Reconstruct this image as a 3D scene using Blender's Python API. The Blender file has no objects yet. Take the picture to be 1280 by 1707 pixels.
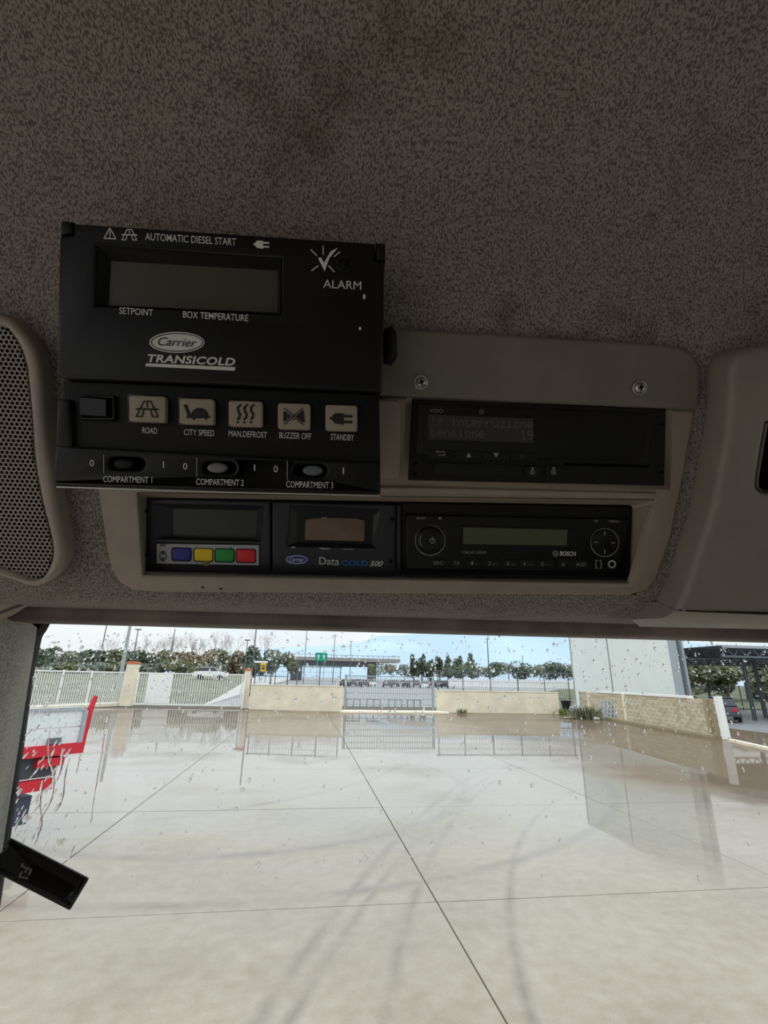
import bpy, bmesh, math, random
from mathutils import Vector, Matrix
from mathutils.geometry import tessellate_polygon
random.seed(11)
R = math.radians
SC = bpy.context.scene
COL = SC.collection

# ------------------------------------------------------------------ camera, sky, exposure
EYE = Vector((0, 0, 2.2))
PITCH, YAW, ROLL, FPX = R(19.2), R(8.2), R(1.1), 800.0
fw = Vector((math.sin(YAW)*math.cos(PITCH), math.cos(YAW)*math.cos(PITCH), math.sin(PITCH)))
rt0 = Vector((math.cos(YAW), -math.sin(YAW), 0))
up0 = rt0.cross(fw)
rt = rt0*math.cos(ROLL) + up0*math.sin(ROLL)
up = up0*math.cos(ROLL) - rt0*math.sin(ROLL)
cam = bpy.data.objects.new('camera', bpy.data.cameras.new('camera'))
COL.objects.link(cam)
cam.data.sensor_fit = 'HORIZONTAL'
cam.data.sensor_width = 36.0
cam.data.lens = 36.0*FPX/1280.0
cam.data.clip_start = 0.01
cam.data.clip_end = 6000
M = Matrix((rt, up, -fw)).transposed().to_4x4()
M.translation = EYE
cam.matrix_world = M
SC.camera = cam

world = bpy.data.worlds.new('overcast_sky')
SC.world = world
world.use_nodes = True
wt = world.node_tree
wt.nodes.clear()
wo = wt.nodes.new('ShaderNodeOutputWorld')
bg = wt.nodes.new('ShaderNodeBackground')
tc = wt.nodes.new('ShaderNodeTexCoord')
nz = wt.nodes.new('ShaderNodeTexNoise'); nz.inputs['Scale'].default_value = 3.0; nz.inputs['Detail'].default_value = 4
mp = wt.nodes.new('ShaderNodeMapping'); mp.inputs['Scale'].default_value = (1, 1, 3)
cr = wt.nodes.new('ShaderNodeValToRGB')
cr.color_ramp.elements[0].position = 0.3; cr.color_ramp.elements[0].color = (0.84, 0.91, 0.97, 1)
cr.color_ramp.elements[1].position = 0.6; cr.color_ramp.elements[1].color = (0.95, 0.975, 1.0, 1)
wt.links.new(tc.outputs['Generated'], mp.inputs['Vector'])
wt.links.new(mp.outputs['Vector'], nz.inputs['Vector'])
wt.links.new(nz.outputs['Fac'], cr.inputs['Fac'])
wt.links.new(cr.outputs['Color'], bg.inputs['Color'])
bg.inputs['Strength'].default_value = 0.95
# overcast sky: brightens steadily from horizon to zenith
sx = wt.nodes.new('ShaderNodeSeparateXYZ'); wt.links.new(tc.outputs['Generated'], sx.inputs[0])
mz = wt.nodes.new('ShaderNodeMath'); mz.operation = 'MAXIMUM'; mz.inputs[1].default_value = 0.0; wt.links.new(sx.outputs['Z'], mz.inputs[0])
ml = wt.nodes.new('ShaderNodeMath'); ml.operation = 'MULTIPLY_ADD'; ml.inputs[1].default_value = 1.4; ml.inputs[2].default_value = 0.95; wt.links.new(mz.outputs[0], ml.inputs[0])
wt.links.new(ml.outputs[0], bg.inputs['Strength'])
wt.links.new(bg.outputs['Background'], wo.inputs['Surface'])

vs = SC.view_settings
SC.display_settings.display_device = 'sRGB'
vs.view_transform = 'Standard'
vs.look = 'None'
vs.gamma = 1.0
vs.use_curve_mapping = False
vs.exposure = 0.0
SC.cycles.max_bounces = 12
SC.cycles.diffuse_bounces = 6
SC.cycles.glossy_bounces = 4
SC.cycles.transmission_bounces = 8
SC.cycles.transparent_max_bounces = 16
SC.cycles.use_denoising = True
SC.cycles.caustics_refractive = False
SC.cycles.caustics_reflective = False
SC.cycles.sample_clamp_indirect = 4.0

# ------------------------------------------------------------------ geometry helpers
def ray(px, py):
    return fw + rt*((px-640)/FPX) - up*((py-853.5)/FPX)

def on_ground(px, py, z=0.0):
    d = ray(px, py)
    return EYE + d*((z-EYE.z)/d.z)

def at(px, py, Y):
    d = ray(px, py)
    return EYE + d*(Y/d.y)

CABR = Matrix.Rotation(R(-3.7), 3, 'Z')        # the truck stands a little askew on the yard
CAB = CABR.to_4x4(); CAB.translation = EYE
def cab(x, y, z):
    return CAB @ Vector((x, y, z))

class Frame:
    """a flat face: origin, right, up, outward normal"""
    def __init__(self, o, u, n):
        self.o = Vector(o); self.n = Vector(n).normalized()
        u = Vector(u); u = (u - self.n*u.dot(self.n)).normalized()
        self.u = u; self.v = self.n.cross(u)
        m = Matrix((self.u, self.v, self.n)).transposed().to_4x4()
        m.translation = self.o
        self.m = m
    def p(self, px, py, z=0.0):
        d = ray(px, py)
        o = self.o + self.n*z
        t = (o-EYE).dot(self.n)/d.dot(self.n)
        q = EYE + d*t - self.o
        return Vector((q.dot(self.u), q.dot(self.v)))
    def pts(self, L, z=0.0):
        return [self.p(x, y, z) for x, y in L]
    def mmpp(self, px, py, z=0.0):                 # metres per pixel there
        return (self.p(px+1, py, z)-self.p(px, py, z)).length

def cabplane(y, z, tilt, u=None):
    """plane through (cab y, z) leaning back by tilt degrees, facing the seats"""
    n = CABR @ Vector((0, -math.cos(R(tilt)), -math.sin(R(tilt))))
    uu = CABR @ Vector((1, 0, 0)) if u is None else u
    return Frame(cab(0, y, z), uu, n)

def finish(name, bm, mat, parent=None, matrix=None, smooth=35, props=None):
    me = bpy.data.meshes.new(name)
    bm.to_mesh(me); bm.free()
    if smooth:
        for p in me.polygons: p.use_smooth = True
        me.set_sharp_from_angle(angle=R(smooth))
    if mat is not None: me.materials.append(mat)
    o = bpy.data.objects.new(name, me)
    COL.objects.link(o)
    if parent is not None:
        o.parent = parent
    if matrix is not None: o.matrix_basis = matrix
    return o

def tag(o, label=None, cat=None, group=None, kind=None):
    if label: o['label'] = label
    if cat: o['category'] = cat
    if group: o['group'] = group
    if kind: o['kind'] = kind
    return o

def thing(name, label, cat, matrix=None, group=None):
    o = bpy.data.objects.new(name, None)
    o.empty_display_size = 0.05
    COL.objects.link(o)
    if matrix is not None: o.matrix_world = matrix
    return tag(o, label, cat, group)

def area2(L):
    return sum(L[i].x*L[(i+1) % len(L)].y - L[(i+1) % len(L)].x*L[i].y for i in range(len(L)))

def dedupe(L, eps=1e-6):
    out = []
    for p in L:
        if not out or (p-out[-1]).length > eps: out.append(p)
    if (out[0]-out[-1]).length <= eps: out.pop()
    return out

def inset(L, d):
    """offset a CCW loop inwards by d (mitred)"""
    n = len(L); out = []
    for i in range(n):
        a = (L[i]-L[i-1]).normalized(); b = (L[(i+1) % n]-L[i]).normalized()
        na = Vector((-a.y, a.x)); nb = Vector((-b.y, b.x))
        m = na+nb
        k = m.length_squared
        out.append(L[i] + (m*(2*d/k) if k > 0.3 else na*d))
    return out

def rounded(L, r, seg=5):
    """round the corners of a loop; r a number or a list"""
    n = len(L); out = []
    for i in range(n):
        rr = r[i] if isinstance(r, (list, tuple)) else r
        p, a, b = L[i], L[i-1], L[(i+1) % n]
        da, db = (a-p), (b-p)
        la, lb = da.length, db.length
        t = min(rr, la*0.48, lb*0.48)
        if t < 1e-6: out.append(p.copy()); continue
        s = p + da*(t/la); e = p + db*(t/lb)
        for k in range(seg+1):
            q = k/seg
            out.append(s*(1-q)**2 + p*2*q*(1-q) + e*q*q)
    return dedupe(out)

def catmull(L, closed=False, sub=4):
    n = len(L); out = []
    rng = range(n) if closed else range(n-1)
    g = (lambda i: L[i % n]) if closed else (lambda i: L[max(0, min(n-1, i))])
    for i in rng:
        p0, p1, p2, p3 = g(i-1), g(i), g(i+1), g(i+2)
        for k in range(sub):
            t = k/sub
            out.append(0.5*((2*p1) + (p2-p0)*t + (2*p0-5*p1+4*p2-p3)*t*t + (3*p1-p0-3*p2+p3)*t**3))
    if not closed: out.append(L[-1].copy())
    return out

def circle(c, r, n=24, ry=None):
    ry = r if ry is None else ry
    return [Vector((c[0]+r*math.cos(2*math.pi*i/n), c[1]+ry*math.sin(2*math.pi*i/n))) for i in range(n)]

def prism(bm, outer, holes=(), z0=-0.005, z1=0.0, bev=0.0, back=True, seg=3):
    """solid plate with rounded front rim and holes, in local xy, front at z1"""
    loops = []
    for k, L in enumerate([outer]+list(holes)):
        L = dedupe([Vector((p[0], p[1])) for p in L])
        ccw = area2(L) > 0
        if (k == 0) != ccw: L.reverse()             # outer CCW, holes CW: inset always moves into the solid
        loops.append(L)
    rings_all = []
    for L in loops:
        rings = [[bm.verts.new((p.x, p.y, z0)) for p in L]]
        if bev > 0:
            for s in range(seg+1):
                a = math.pi/2*s/seg
                q = inset(L, bev*(1-math.cos(a)))
                rings.append([bm.verts.new((p.x, p.y, z1-bev*(1-math.sin(a)))) for p in q])
        else:
            rings.append([bm.verts.new((p.x, p.y, z1)) for p in L])
        for A, B in zip(rings, rings[1:]):
            n = len(A)
            for i in range(n):
                j = (i+1) % n
                try: bm.faces.new((A[i], A[j], B[j], B[i]))
                except ValueError: pass
        rings_all.append(rings)
    for which, flip in ((-1, False), (0, True)):
        if which == 0 and not back: continue
        vv = [v for r in rings_all for v in r[which]]
        if len(loops) == 1:
            f = vv if not flip else vv[::-1]
            try: bm.faces.new(f)
            except ValueError: pass
        else:
            tri = tessellate_polygon([[Vector((v.co.x, v.co.y, 0)) for v in r[which]] for r in rings_all])
            for t in tri:
                a, b, c = (vv[i] for i in t)
                nrm = (b.co-a.co).cross(c.co-a.co).z
                if abs(nrm) < 1e-14: continue
                if (nrm > 0) == flip: b, c = c, b
                try: bm.faces.new((a, b, c))
                except ValueError: pass

def plate(name, fr, outer, mat, parent, holes=(), z0=-0.005, z1=0.0, bev=0.0, r=0.0, px=True, smooth=35):
    bm = bmesh.new()
    if px:
        outer = fr.pts(outer, z1); holes = [fr.pts(h, z1) for h in holes]
    if r: outer = rounded(outer, r)
    prism(bm, outer, holes, z0, z1, bev)
    return finish(name, bm, mat, parent, smooth=smooth)

def funnel(name, A, zA, B, zB, mat, parent, smooth=30):
    bm = bmesh.new()
    a = [bm.verts.new((p[0], p[1], zA)) for p in A]; b = [bm.verts.new((p[0], p[1], zB)) for p in B]
    n = len(a)
    for i in range(n):
        j = (i+1) % n
        bm.faces.new((a[i], b[i], b[j], a[j]))
    return finish(name, bm, mat, parent, smooth=smooth)

def box(bm, a, b):
    x0, y0, z0 = a; x1, y1, z1 = b
    v = [bm.verts.new(p) for p in ((x0,y0,z0),(x1,y0,z0),(x1,y1,z0),(x0,y1,z0),(x0,y0,z1),(x1,y0,z1),(x1,y1,z1),(x0,y1,z1))]
    for f in ((3,2,1,0),(4,5,6,7),(0,1,5,4),(1,2,6,5),(2,3,7,6),(3,0,4,7)):
        bm.faces.new([v[i] for i in f])

def bar(bm, p0, p1, w, d=None, ref=(0, 0, 1)):
    d = w if d is None else d
    p0, p1 = Vector(p0), Vector(p1)
    ax = (p1-p0).normalized()
    rf = Vector(ref)
    if abs(ax.dot(rf)) > 0.98: rf = Vector((0, 1, 0))
    s = ax.cross(rf).normalized()*w/2; t = s.cross(ax).normalized()*d/2
    q = [bm.verts.new(p) for p in (p0-s-t, p0+s-t, p0+s+t, p0-s+t, p1-s-t, p1+s-t, p1+s+t, p1-s+t)]
    for f in ((3,2,1,0),(4,5,6,7),(0,1,5,4),(1,2,6,5),(2,3,7,6),(3,0,4,7)):
        bm.faces.new([q[i] for i in f])

def tube(bm, P, rad, n=8, cap=True):
    P = [Vector(p) for p in P]
    rad = rad if isinstance(rad, (list, tuple)) else [rad]*len(P)
    rings = []
    for i, p in enumerate(P):
        ax = (P[min(i+1, len(P)-1)]-P[max(i-1, 0)]).normalized()
        rf = Vector((0, 0, 1)) if abs(ax.z) < 0.9 else Vector((0, 1, 0))
        s = ax.cross(rf).normalized(); t = s.cross(ax)
        rings.append([bm.verts.new(p + s*rad[i]*math.cos(2*math.pi*k/n) + t*rad[i]*math.sin(2*math.pi*k/n)) for k in range(n)])
    for A, B in zip(rings, rings[1:]):
        for k in range(n):
            j = (k+1) % n
            bm.faces.new((A[k], B[k], B[j], A[j]))
    if cap:
        bm.faces.new(rings[0]); bm.faces.new(rings[-1][::-1])

def bmobj(name, mat, parent, fn, smooth=35, matrix=None):
    bm = bmesh.new(); fn(bm)
    return finish(name, bm, mat, parent, matrix=matrix, smooth=smooth)

def copy_piece(o, parent, matrix):
    c = o.copy(); COL.objects.link(c)
    if parent is not None: c.parent = parent
    c.matrix_basis = matrix
    return c

# ------------------------------------------------------------------ materials
def lin(c):
    f = lambda v: v/12.92 if v <= 0.04045 else ((v+0.055)/1.055)**2.4
    return tuple(f(v/255.0) for v in c)+(1.0,)

class NT:
    def __init__(self, name):
        self.m = bpy.data.materials.new(name); self.m.use_nodes = True
        self.t = self.m.node_tree; self.b = self.t.nodes['Principled BSDF']
        self.out = self.t.nodes['Material Output']
    def n(self, typ, **kw):
        x = self.t.nodes.new(typ)
        for k, v in kw.items():
            if k in x.inputs: x.inputs[k].default_value = v
            else: setattr(x, k, v)
        return x
    def l(self, a, b): self.t.links.new(a, b)
    def coord(self, which='Object'):
        return self.n('ShaderNodeTexCoord').outputs[which]
    def noise(self, vec, scale, detail=3, rough=0.55):
        x = self.n('ShaderNodeTexNoise', Scale=scale, Detail=detail, Roughness=rough)
        self.l(vec, x.inputs['Vector']); return x.outputs['Fac']
    def ramp(self, fac, stops):
        x = self.n('ShaderNodeValToRGB')
        e = x.color_ramp.elements
        while len(e) < len(stops): e.new(0.5)
        for i, (p, c) in enumerate(stops):
            e[i].position = p; e[i].color = c
        self.l(fac, x.inputs['Fac']); return x.outputs['Color']
    def mix(self, fac, a, b, mode='MIX'):
        x = self.n('ShaderNodeMix', data_type='RGBA', blend_type=mode)
        for s, v in ((0, fac), (6, a), (7, b)):
            if hasattr(v, 'links') or hasattr(v, 'is_linked'): self.l(v, x.inputs[s])
            else: x.inputs[s].default_value = v
        return x.outputs[2]
    def bump(self, h, strength, dist):
        x = self.n('ShaderNodeBump', Strength=strength, Distance=dist)
        self.l(h, x.inputs['Height']); self.l(x.outputs['Normal'], self.b.inputs['Normal'])
    def math(self, op, a, b=None, clamp=False):
        x = self.n('ShaderNodeMath', operation=op, use_clamp=clamp)
        for i, v in enumerate((a, b)):
            if v is None: continue
            if hasattr(v, 'is_linked'): self.l(v, x.inputs[i])
            else: x.inputs[i].default_value = v
        return x.outputs[0]

def mat(name, c, rough=0.5, metal=0.0, spec=0.5, var=0.0, vscale=20.0, bump=0.0, bscale=600.0, coat=0.0):
    t = NT(name); b = t.b
    b.inputs['Base Color'].default_value = lin(c)
    b.inputs['Roughness'].default_value = rough
    b.inputs['Metallic'].default_value = metal
    b.inputs['Specular IOR Level'].default_value = spec
    b.inputs['Coat Weight'].default_value = coat
    b.inputs['Coat Roughness'].default_value = 0.05
    if var:
        co = t.coord()
        f = t.noise(co, vscale, 4)
        lo = tuple(max(0, v*(1-var)) for v in c); hi = tuple(min(255, v*(1+var)) for v in c)
        t.l(t.ramp(f, [(0.3, lin(lo)), (0.7, lin(hi))]), b.inputs['Base Color'])
    if bump:
        co = t.coord()
        t.bump(t.noise(co, bscale, 2), bump, 0.0004)
    return t.m

def fabric(name, light, dark, scale, stains=True):
    t = NT(name)
    co = t.coord()
    mp = t.n('ShaderNodeMapping'); mp.inputs['Scale'].default_value = (1.0, 0.62, 0.62)
    t.l(co, mp.inputs['Vector'])
    f = t.noise(mp.outputs['Vector'], scale, 1.2, 0.5)
    f2 = t.noise(co, scale*2.6, 1, 0.5)
    g = t.math('ADD', t.math('MULTIPLY', f, 0.8), t.math('MULTIPLY', f2, 0.2))
    col = t.ramp(g, [(0.42, lin(dark)), (0.54, lin(light))])
    if stains:
        s = t.noise(co, 13.0, 3, 0.6)
        st = t.ramp(s, [(0.28, (0.66, 0.60, 0.55, 1)), (0.42, (1, 1, 1, 1))])
        col = t.mix(1.0, col, st, 'MULTIPLY')
        s2 = t.noise(co, 4.0, 2, 0.6)
        st2 = t.ramp(s2, [(0.35, (1.03, 0.99, 0.93, 1)), (0.6, (1, 1, 1, 1))])
        col = t.mix(1.0, col, st2, 'MULTIPLY')
    t.l(col, t.b.inputs['Base Color'])
    t.b.inputs['Roughness'].default_value = 0.95
    t.b.inputs['Specular IOR Level'].default_value = 0.1
    t.b.inputs['Sheen Weight'].default_value = 0.15
    t.bump(g, 0.35, 0.0012)
    return t.m

m_fabric = fabric('speckled_headliner_fabric', (156, 149, 145), (101, 95, 92), 900)
m_fabric2 = fabric('pale_pillar_fabric', (232, 228, 220), (190, 186, 178), 620, False)
m_bez = mat('taupe_plastic', (158, 146, 132), 0.5, var=0.05, vscale=30, bump=0.12, bscale=1500)
m_bezd = mat('grey_taupe_plastic', (122, 116, 108), 0.5, var=0.05, vscale=30, bump=0.15, bscale=1500)
m_pod = mat('grey_console_plastic', (136, 130, 121), 0.5, var=0.04, vscale=20, bump=0.15, bscale=1500)
m_spk = mat('speaker_plastic', (158, 148, 138), 0.5, var=0.05, bump=0.1, bscale=1500)
m_blk = mat('black_plastic', (13, 13, 17), 0.42, spec=0.35, bump=0.15, bscale=1800)
m_blk2 = mat('soft_black_plastic', (10, 10, 12), 0.6, spec=0.3)
m_gloss = mat('gloss_black', (6, 6, 9), 0.2, spec=0.35)
m_navy = mat('blue_black_plastic', (34, 37, 46), 0.42, bump=0.1, bscale=1800)
m_void = mat('dark_void', (4, 4, 5), 0.9, spec=0.1)
m_print = mat('white_print', (222, 222, 218), 0.6)
m_dim = mat('grey_print', (150, 150, 152), 0.6)
m_faint = mat('faint_print', (92, 92, 95), 0.6)
m_key = mat('tan_key', (158, 146, 128), 0.55)
m_ink = mat('dark_ink', (24, 22, 20), 0.7)
m_lcd = mat('olive_lcd', (74, 72, 64), 0.3)
m_lcdd = mat('dark_lcd', (46, 50, 44), 0.3)
m_lcdt = mat('tacho_lcd', (52, 50, 51), 0.3)
m_lcdr = mat('radio_lcd', (80, 86, 62), 0.3)
m_dot = mat('lcd_dots', (104, 101, 103), 0.6)
m_rock = mat('rocker_grey', (74, 78, 86), 0.3)
m_strip = mat('grey_keypad_foil', (168, 170, 178), 0.5)
m_blue = mat('blue_key', (28, 34, 140), 0.4); m_yel = mat('yellow_key', (235, 200, 20), 0.4)
m_grn = mat('green_key', (10, 150, 60), 0.4); m_red = mat('red_key', (220, 28, 40), 0.4)
m_logo = mat('blue_logo', (30, 62, 150), 0.4); m_cold = mat('blue_print', (22, 104, 180), 0.5)
m_paper = mat('brown_paper_window', (120, 98, 82), 0.4, var=0.1, vscale=60)
m_metal = mat('screw_steel', (190, 188, 182), 0.28, metal=1.0)
m_grey = mat('grey_slider', (120, 120, 124), 0.4)
m_trim = mat('brown_header_trim', (112, 102, 95), 0.6, var=0.22, vscale=16)
m_seal = mat('black_rubber', (12, 12, 12), 0.7)
m_wall = mat('cab_lining', (176, 170, 162), 0.8, var=0.05)
m_dash = mat('dashboard_plastic', (165, 160, 152), 0.7, var=0.05)
m_cap = mat('grey_cap', (120, 122, 126), 0.45)

def thin_glass(name):
    t = NT(name); t.t.nodes.remove(t.b)
    tr = t.n('ShaderNodeBsdfTransparent'); tr.inputs[0].default_value = (0.97, 0.985, 0.98, 1)
    gl = t.n('ShaderNodeBsdfGlossy'); gl.inputs['Roughness'].default_value = 0.02
    fr = t.n('ShaderNodeFresnel', IOR=1.25)
    mx = t.n('ShaderNodeMixShader')
    t.l(fr.outputs[0], mx.inputs[0]); t.l(tr.outputs[0], mx.inputs[1]); t.l(gl.outputs[0], mx.inputs[2])
    t.l(mx.outputs[0], t.out.inputs['Surface'])
    return t.m
m_glass = thin_glass('window_glass')
t = NT('rain_water'); t.t.nodes.remove(t.b)
g = t.n('ShaderNodeBsdfGlass', IOR=1.33, Roughness=0.0); t.l(g.outputs[0], t.out.inputs['Surface'])
m_water = t.m

def circ3(a, b, c):
    ax, ay, bx, by, cx, cy = a.x, a.y, b.x, b.y, c.x, c.y
    d = 2*(ax*(by-cy)+bx*(cy-ay)+cx*(ay-by))
    ux = ((ax*ax+ay*ay)*(by-cy)+(bx*bx+by*by)*(cy-ay)+(cx*cx+cy*cy)*(ay-by))/d
    uy = ((ax*ax+ay*ay)*(cx-bx)+(bx*bx+by*by)*(ax-cx)+(cx*cx+cy*cy)*(bx-ax))/d
    return ux, uy, math.hypot(ax-ux, ay-uy)

def concrete():
    t = NT('wet_concrete'); b = t.b
    pos = t.n('ShaderNodeNewGeometry').outputs['Position']
    f = t.noise(pos, 0.45, 6, 0.6); f2 = t.noise(pos, 6.0, 4, 0.6); f3 = t.noise(pos, 90.0, 2)
    col = t.ramp(f, [(0.3, lin((128, 118, 101))), (0.52, lin((148, 139, 122))), (0.75, lin((159, 151, 136)))])
    col = t.mix(0.25, col, t.ramp(f2, [(0.3, lin((128, 119, 103))), (0.7, lin((184, 178, 167)))]), 'MIX')
    col = t.mix(0.12, col, t.ramp(f3, [(0.35, lin((104, 97, 86))), (0.65, lin((196, 191, 182)))]), 'MIX')
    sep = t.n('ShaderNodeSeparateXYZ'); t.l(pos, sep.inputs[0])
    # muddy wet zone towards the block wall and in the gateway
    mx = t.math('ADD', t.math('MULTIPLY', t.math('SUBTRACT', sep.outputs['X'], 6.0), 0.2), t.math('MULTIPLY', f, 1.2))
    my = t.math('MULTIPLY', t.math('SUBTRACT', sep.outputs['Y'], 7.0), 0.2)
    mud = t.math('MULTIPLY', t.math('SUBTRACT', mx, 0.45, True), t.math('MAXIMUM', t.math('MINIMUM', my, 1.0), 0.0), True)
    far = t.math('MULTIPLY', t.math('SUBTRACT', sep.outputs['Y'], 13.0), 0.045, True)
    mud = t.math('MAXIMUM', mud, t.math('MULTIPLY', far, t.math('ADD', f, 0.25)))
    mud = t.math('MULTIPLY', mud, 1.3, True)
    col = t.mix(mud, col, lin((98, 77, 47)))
    # tyre tracks: faint dark arcs and lines
    tr = None
    arcs = []
    def arc(p, w):
        q = [on_ground(*k) for k in p]; arcs.append(circ3(*q)+(w,))
    arc([(130, 1425), (420, 1424), (700, 1375)], 0.20); arc([(250, 1512), (560, 1490), (840, 1440)], 0.16)
    arc([(425, 1707), (560, 1520), (730, 1335)], 0.10); arc([(480, 1707), (600, 1520), (748, 1345)], 0.08)
    arc([(640, 1707), (690, 1500), (800, 1320)], 0.09)
    arc([(380, 1350), (520, 1325), (640, 1290)], 0.18); arc([(860, 1420), (850, 1520), (880, 1680)], 0.08)
    for cx, cy, rr, w in arcs:
        vd = t.n('ShaderNodeVectorMath', operation='DISTANCE'); t.l(pos, vd.inputs[0]); vd.inputs[1].default_value = (cx, cy, 0)
        d = t.math('ABSOLUTE', t.math('SUBTRACT', vd.outputs['Value'], rr))
        k = t.math('SUBTRACT', 1.0, t.math('DIVIDE', d, w), True)
        tr = k if tr is None else t.math('MAXIMUM', tr, k)
    brk = t.ramp(t.noise(pos, 0.9, 6, 0.7), [(0.36, (0, 0, 0, 1)), (0.62, (1, 1, 1, 1))])
    tr = t.math('MULTIPLY', t.math('MULTIPLY', tr, brk), 0.58, True)
    col = t.mix(tr, col, lin((92, 88, 83)))
    b.inputs['Roughness'].default_value = 0.6
    wet = t.noise(pos, 0.28, 4, 0.55)
    fary = t.math('MULTIPLY', t.math('SUBTRACT', sep.outputs['Y'], 4.5), 0.16, True)
    cw = t.math('MULTIPLY', fary, t.math('ADD', t.math('MULTIPLY', t.math('SUBTRACT', wet, 0.36), 5.0, True), 0.45), True)
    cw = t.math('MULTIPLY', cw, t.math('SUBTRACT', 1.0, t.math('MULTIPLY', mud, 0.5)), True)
    soak = t.mix(t.math('MULTIPLY', cw, 0.85), (1, 1, 1, 1), (0.60, 0.585, 0.56, 1))
    t.l(t.mix(1.0, col, soak, 'MULTIPLY'), b.inputs['Base Color'])
    t.l(cw, b.inputs['Coat Weight'])
    b.inputs['Coat IOR'].default_value = 1.5
    rr = t.ramp(wet, [(0.35, (0.10,)*3+(1,)), (0.5, (0.02,)*3+(1,))])
    t.l(rr, b.inputs['Coat Roughness'])
    b.inputs['Specular IOR Level'].default_value = 0.35
    bp = t.n('ShaderNodeBump', Strength=0.03, Distance=0.008); t.l(t.noise(pos, 5.0, 2), bp.inputs['Height'])
    t.l(bp.outputs[0], b.inputs['Coat Normal'])
    return t.m
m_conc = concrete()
m_joint = mat('joint_dirt', (84, 76, 64), 0.9, var=0.2)
m_asph = mat('asphalt', (128, 130, 134), 0.45, var=0.08, vscale=0.6)
m_grass = mat('rough_grass', (102, 106, 88), 0.95, var=0.25, vscale=0.6, spec=0.1)
m_cream = mat('cream_render', (236, 226, 204), 0.8, var=0.05, vscale=1.2)
m_terra = mat('terracotta', (196, 116, 84), 0.8)
m_white = mat('white_paint', (244, 245, 244), 0.5)
m_wpanel = mat('pale_sheet', (226, 232, 228), 0.6, var=0.015, vscale=0.8)
m_galv = mat('galvanised_steel', (160, 168, 174), 0.5)
m_dgrey = mat('dark_grey_steel', (96, 102, 110), 0.5)
m_block = [mat('block_%s' % s, c, 0.9, var=0.12, vscale=6) for s, c in (('tan', (196, 184, 158)), ('sand', (184, 171, 144)), ('grey', (200, 191, 170)))]
m_mortar = mat('mortar', (160, 146, 118), 0.95)
m_redp = mat('red_paint', (200, 30, 48), 0.45); m_wood = mat('dark_chassis', (62, 66, 76), 0.6)
m_bluep = mat('blue_paint', (62, 72, 96), 0.5)
m_board = mat('white_board', (220, 226, 228), 0.5, var=0.04)
m_leaf = [mat('leaf_%s' % s, c, 0.9, var=0.25, vscale=1.5, spec=0.1) for s, c in
          (('dark', (92, 104, 88)), ('olive', (114, 118, 94)), ('grey', (124, 130, 118)), ('brown', (132, 124, 104)), ('fresh', (112, 140, 70)))]  # foliage colours lightened to paint in the haze
m_bark = mat('bark', (110, 100, 92), 0.9)
m_twig = mat('pale_twigs', (168, 160, 154), 0.9)
m_hill = mat('hazed_hill', (172, 192, 208), 1.0, var=0.05, vscale=0.004, spec=0.0)  # pale blue of distance haze is put into the hill colour
m_green = mat('sign_green', (20, 150, 120), 0.5); m_yell = mat('sign_yellow', (236, 196, 30), 0.5)
m_bridge = mat('bridge_concrete', (150, 146, 140), 0.8); m_bridged = mat('bridge_girder', (74, 78, 84), 0.8)
m_tyre = mat('tyre', (24, 24, 26), 0.8); m_carglass = mat('car_glass', (36, 42, 50), 0.1)

# ------------------------------------------------------------------ outdoor setting
SX, SY, JX, JY, GAP = 4.31, 3.93, 1.50, 5.95, 0.012
def slab_ground():
    bm = bmesh.new()
    box(bm, (-60, -30, -0.5), (60, 44, -0.025))
    g = finish('ground', bm, m_joint, smooth=0); tag(g, kind='structure')
    bm = bmesh.new()
    L = [Vector((0, 0)), Vector((SX-GAP, 0)), Vector((SX-GAP, SY-GAP)), Vector((0, SY-GAP))]
    prism(bm, L, (), -0.03, 0.0, 0.006, back=False, seg=2)
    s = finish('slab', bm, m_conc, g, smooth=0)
    first = True
    for i in range(-5, 5):
        for j in range(-3, 8):
            x, y = JX+i*SX+GAP/2, JY+j*SY+GAP/2
            mtx = Matrix.Translation((x, y, random.uniform(-0.0015, 0.0015)))
            if first: s.matrix_basis = mtx; first = False
            else: copy_piece(s, g, mtx)
    return g
slab_ground()

def sheet(name, rows, m, kind='structure'):
    bm = bmesh.new()
    V = [[bm.verts.new(p) for p in r] for r in rows]
    for a, b in zip(V, V[1:]):
        for i in range(len(a)-1): bm.faces.new((a[i], a[i+1], b[i+1], b[i]))
    o = finish(name, bm, m, smooth=60)
    return tag(o, kind=kind)
def mid_z(y): return 0.0 if y < 45 else (0.8*(y-45)/105 if y < 150 else 0.8+1.5*(y-150)/250)
sheet('field', [[Vector((x, y, z)) for x in (-160, -60, -30, -8)] for y, z in ((41, -0.03), (50, 0.4), (62, 1.2), (75, 2.1), (90, 2.5), (400, 2.6))], m_grass)
def road_edge(y): return 16 if y < 46 else (16+(y-46)*.62 if y < 150 else 80)
sheet('road', [[Vector((x, y, mid_z(y)-0.035)) for x in (-8, 4, road_edge(y))] for y in (37.4, 45, 80, 115, 150, 250, 400)], m_asph)
sheet('field', [[Vector((x+road_edge(y)-16, y, mid_z(y)-0.04)) for x in (16, 40, 90, 220)] for y in (44, 60, 80, 115, 150, 250, 400)], m_grass)
sheet('road', [[Vector((x, y, -0.02)) for x in (23.05, 40, 90)] for y in (-20, 10, 25, 44)], m_asph)

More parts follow.
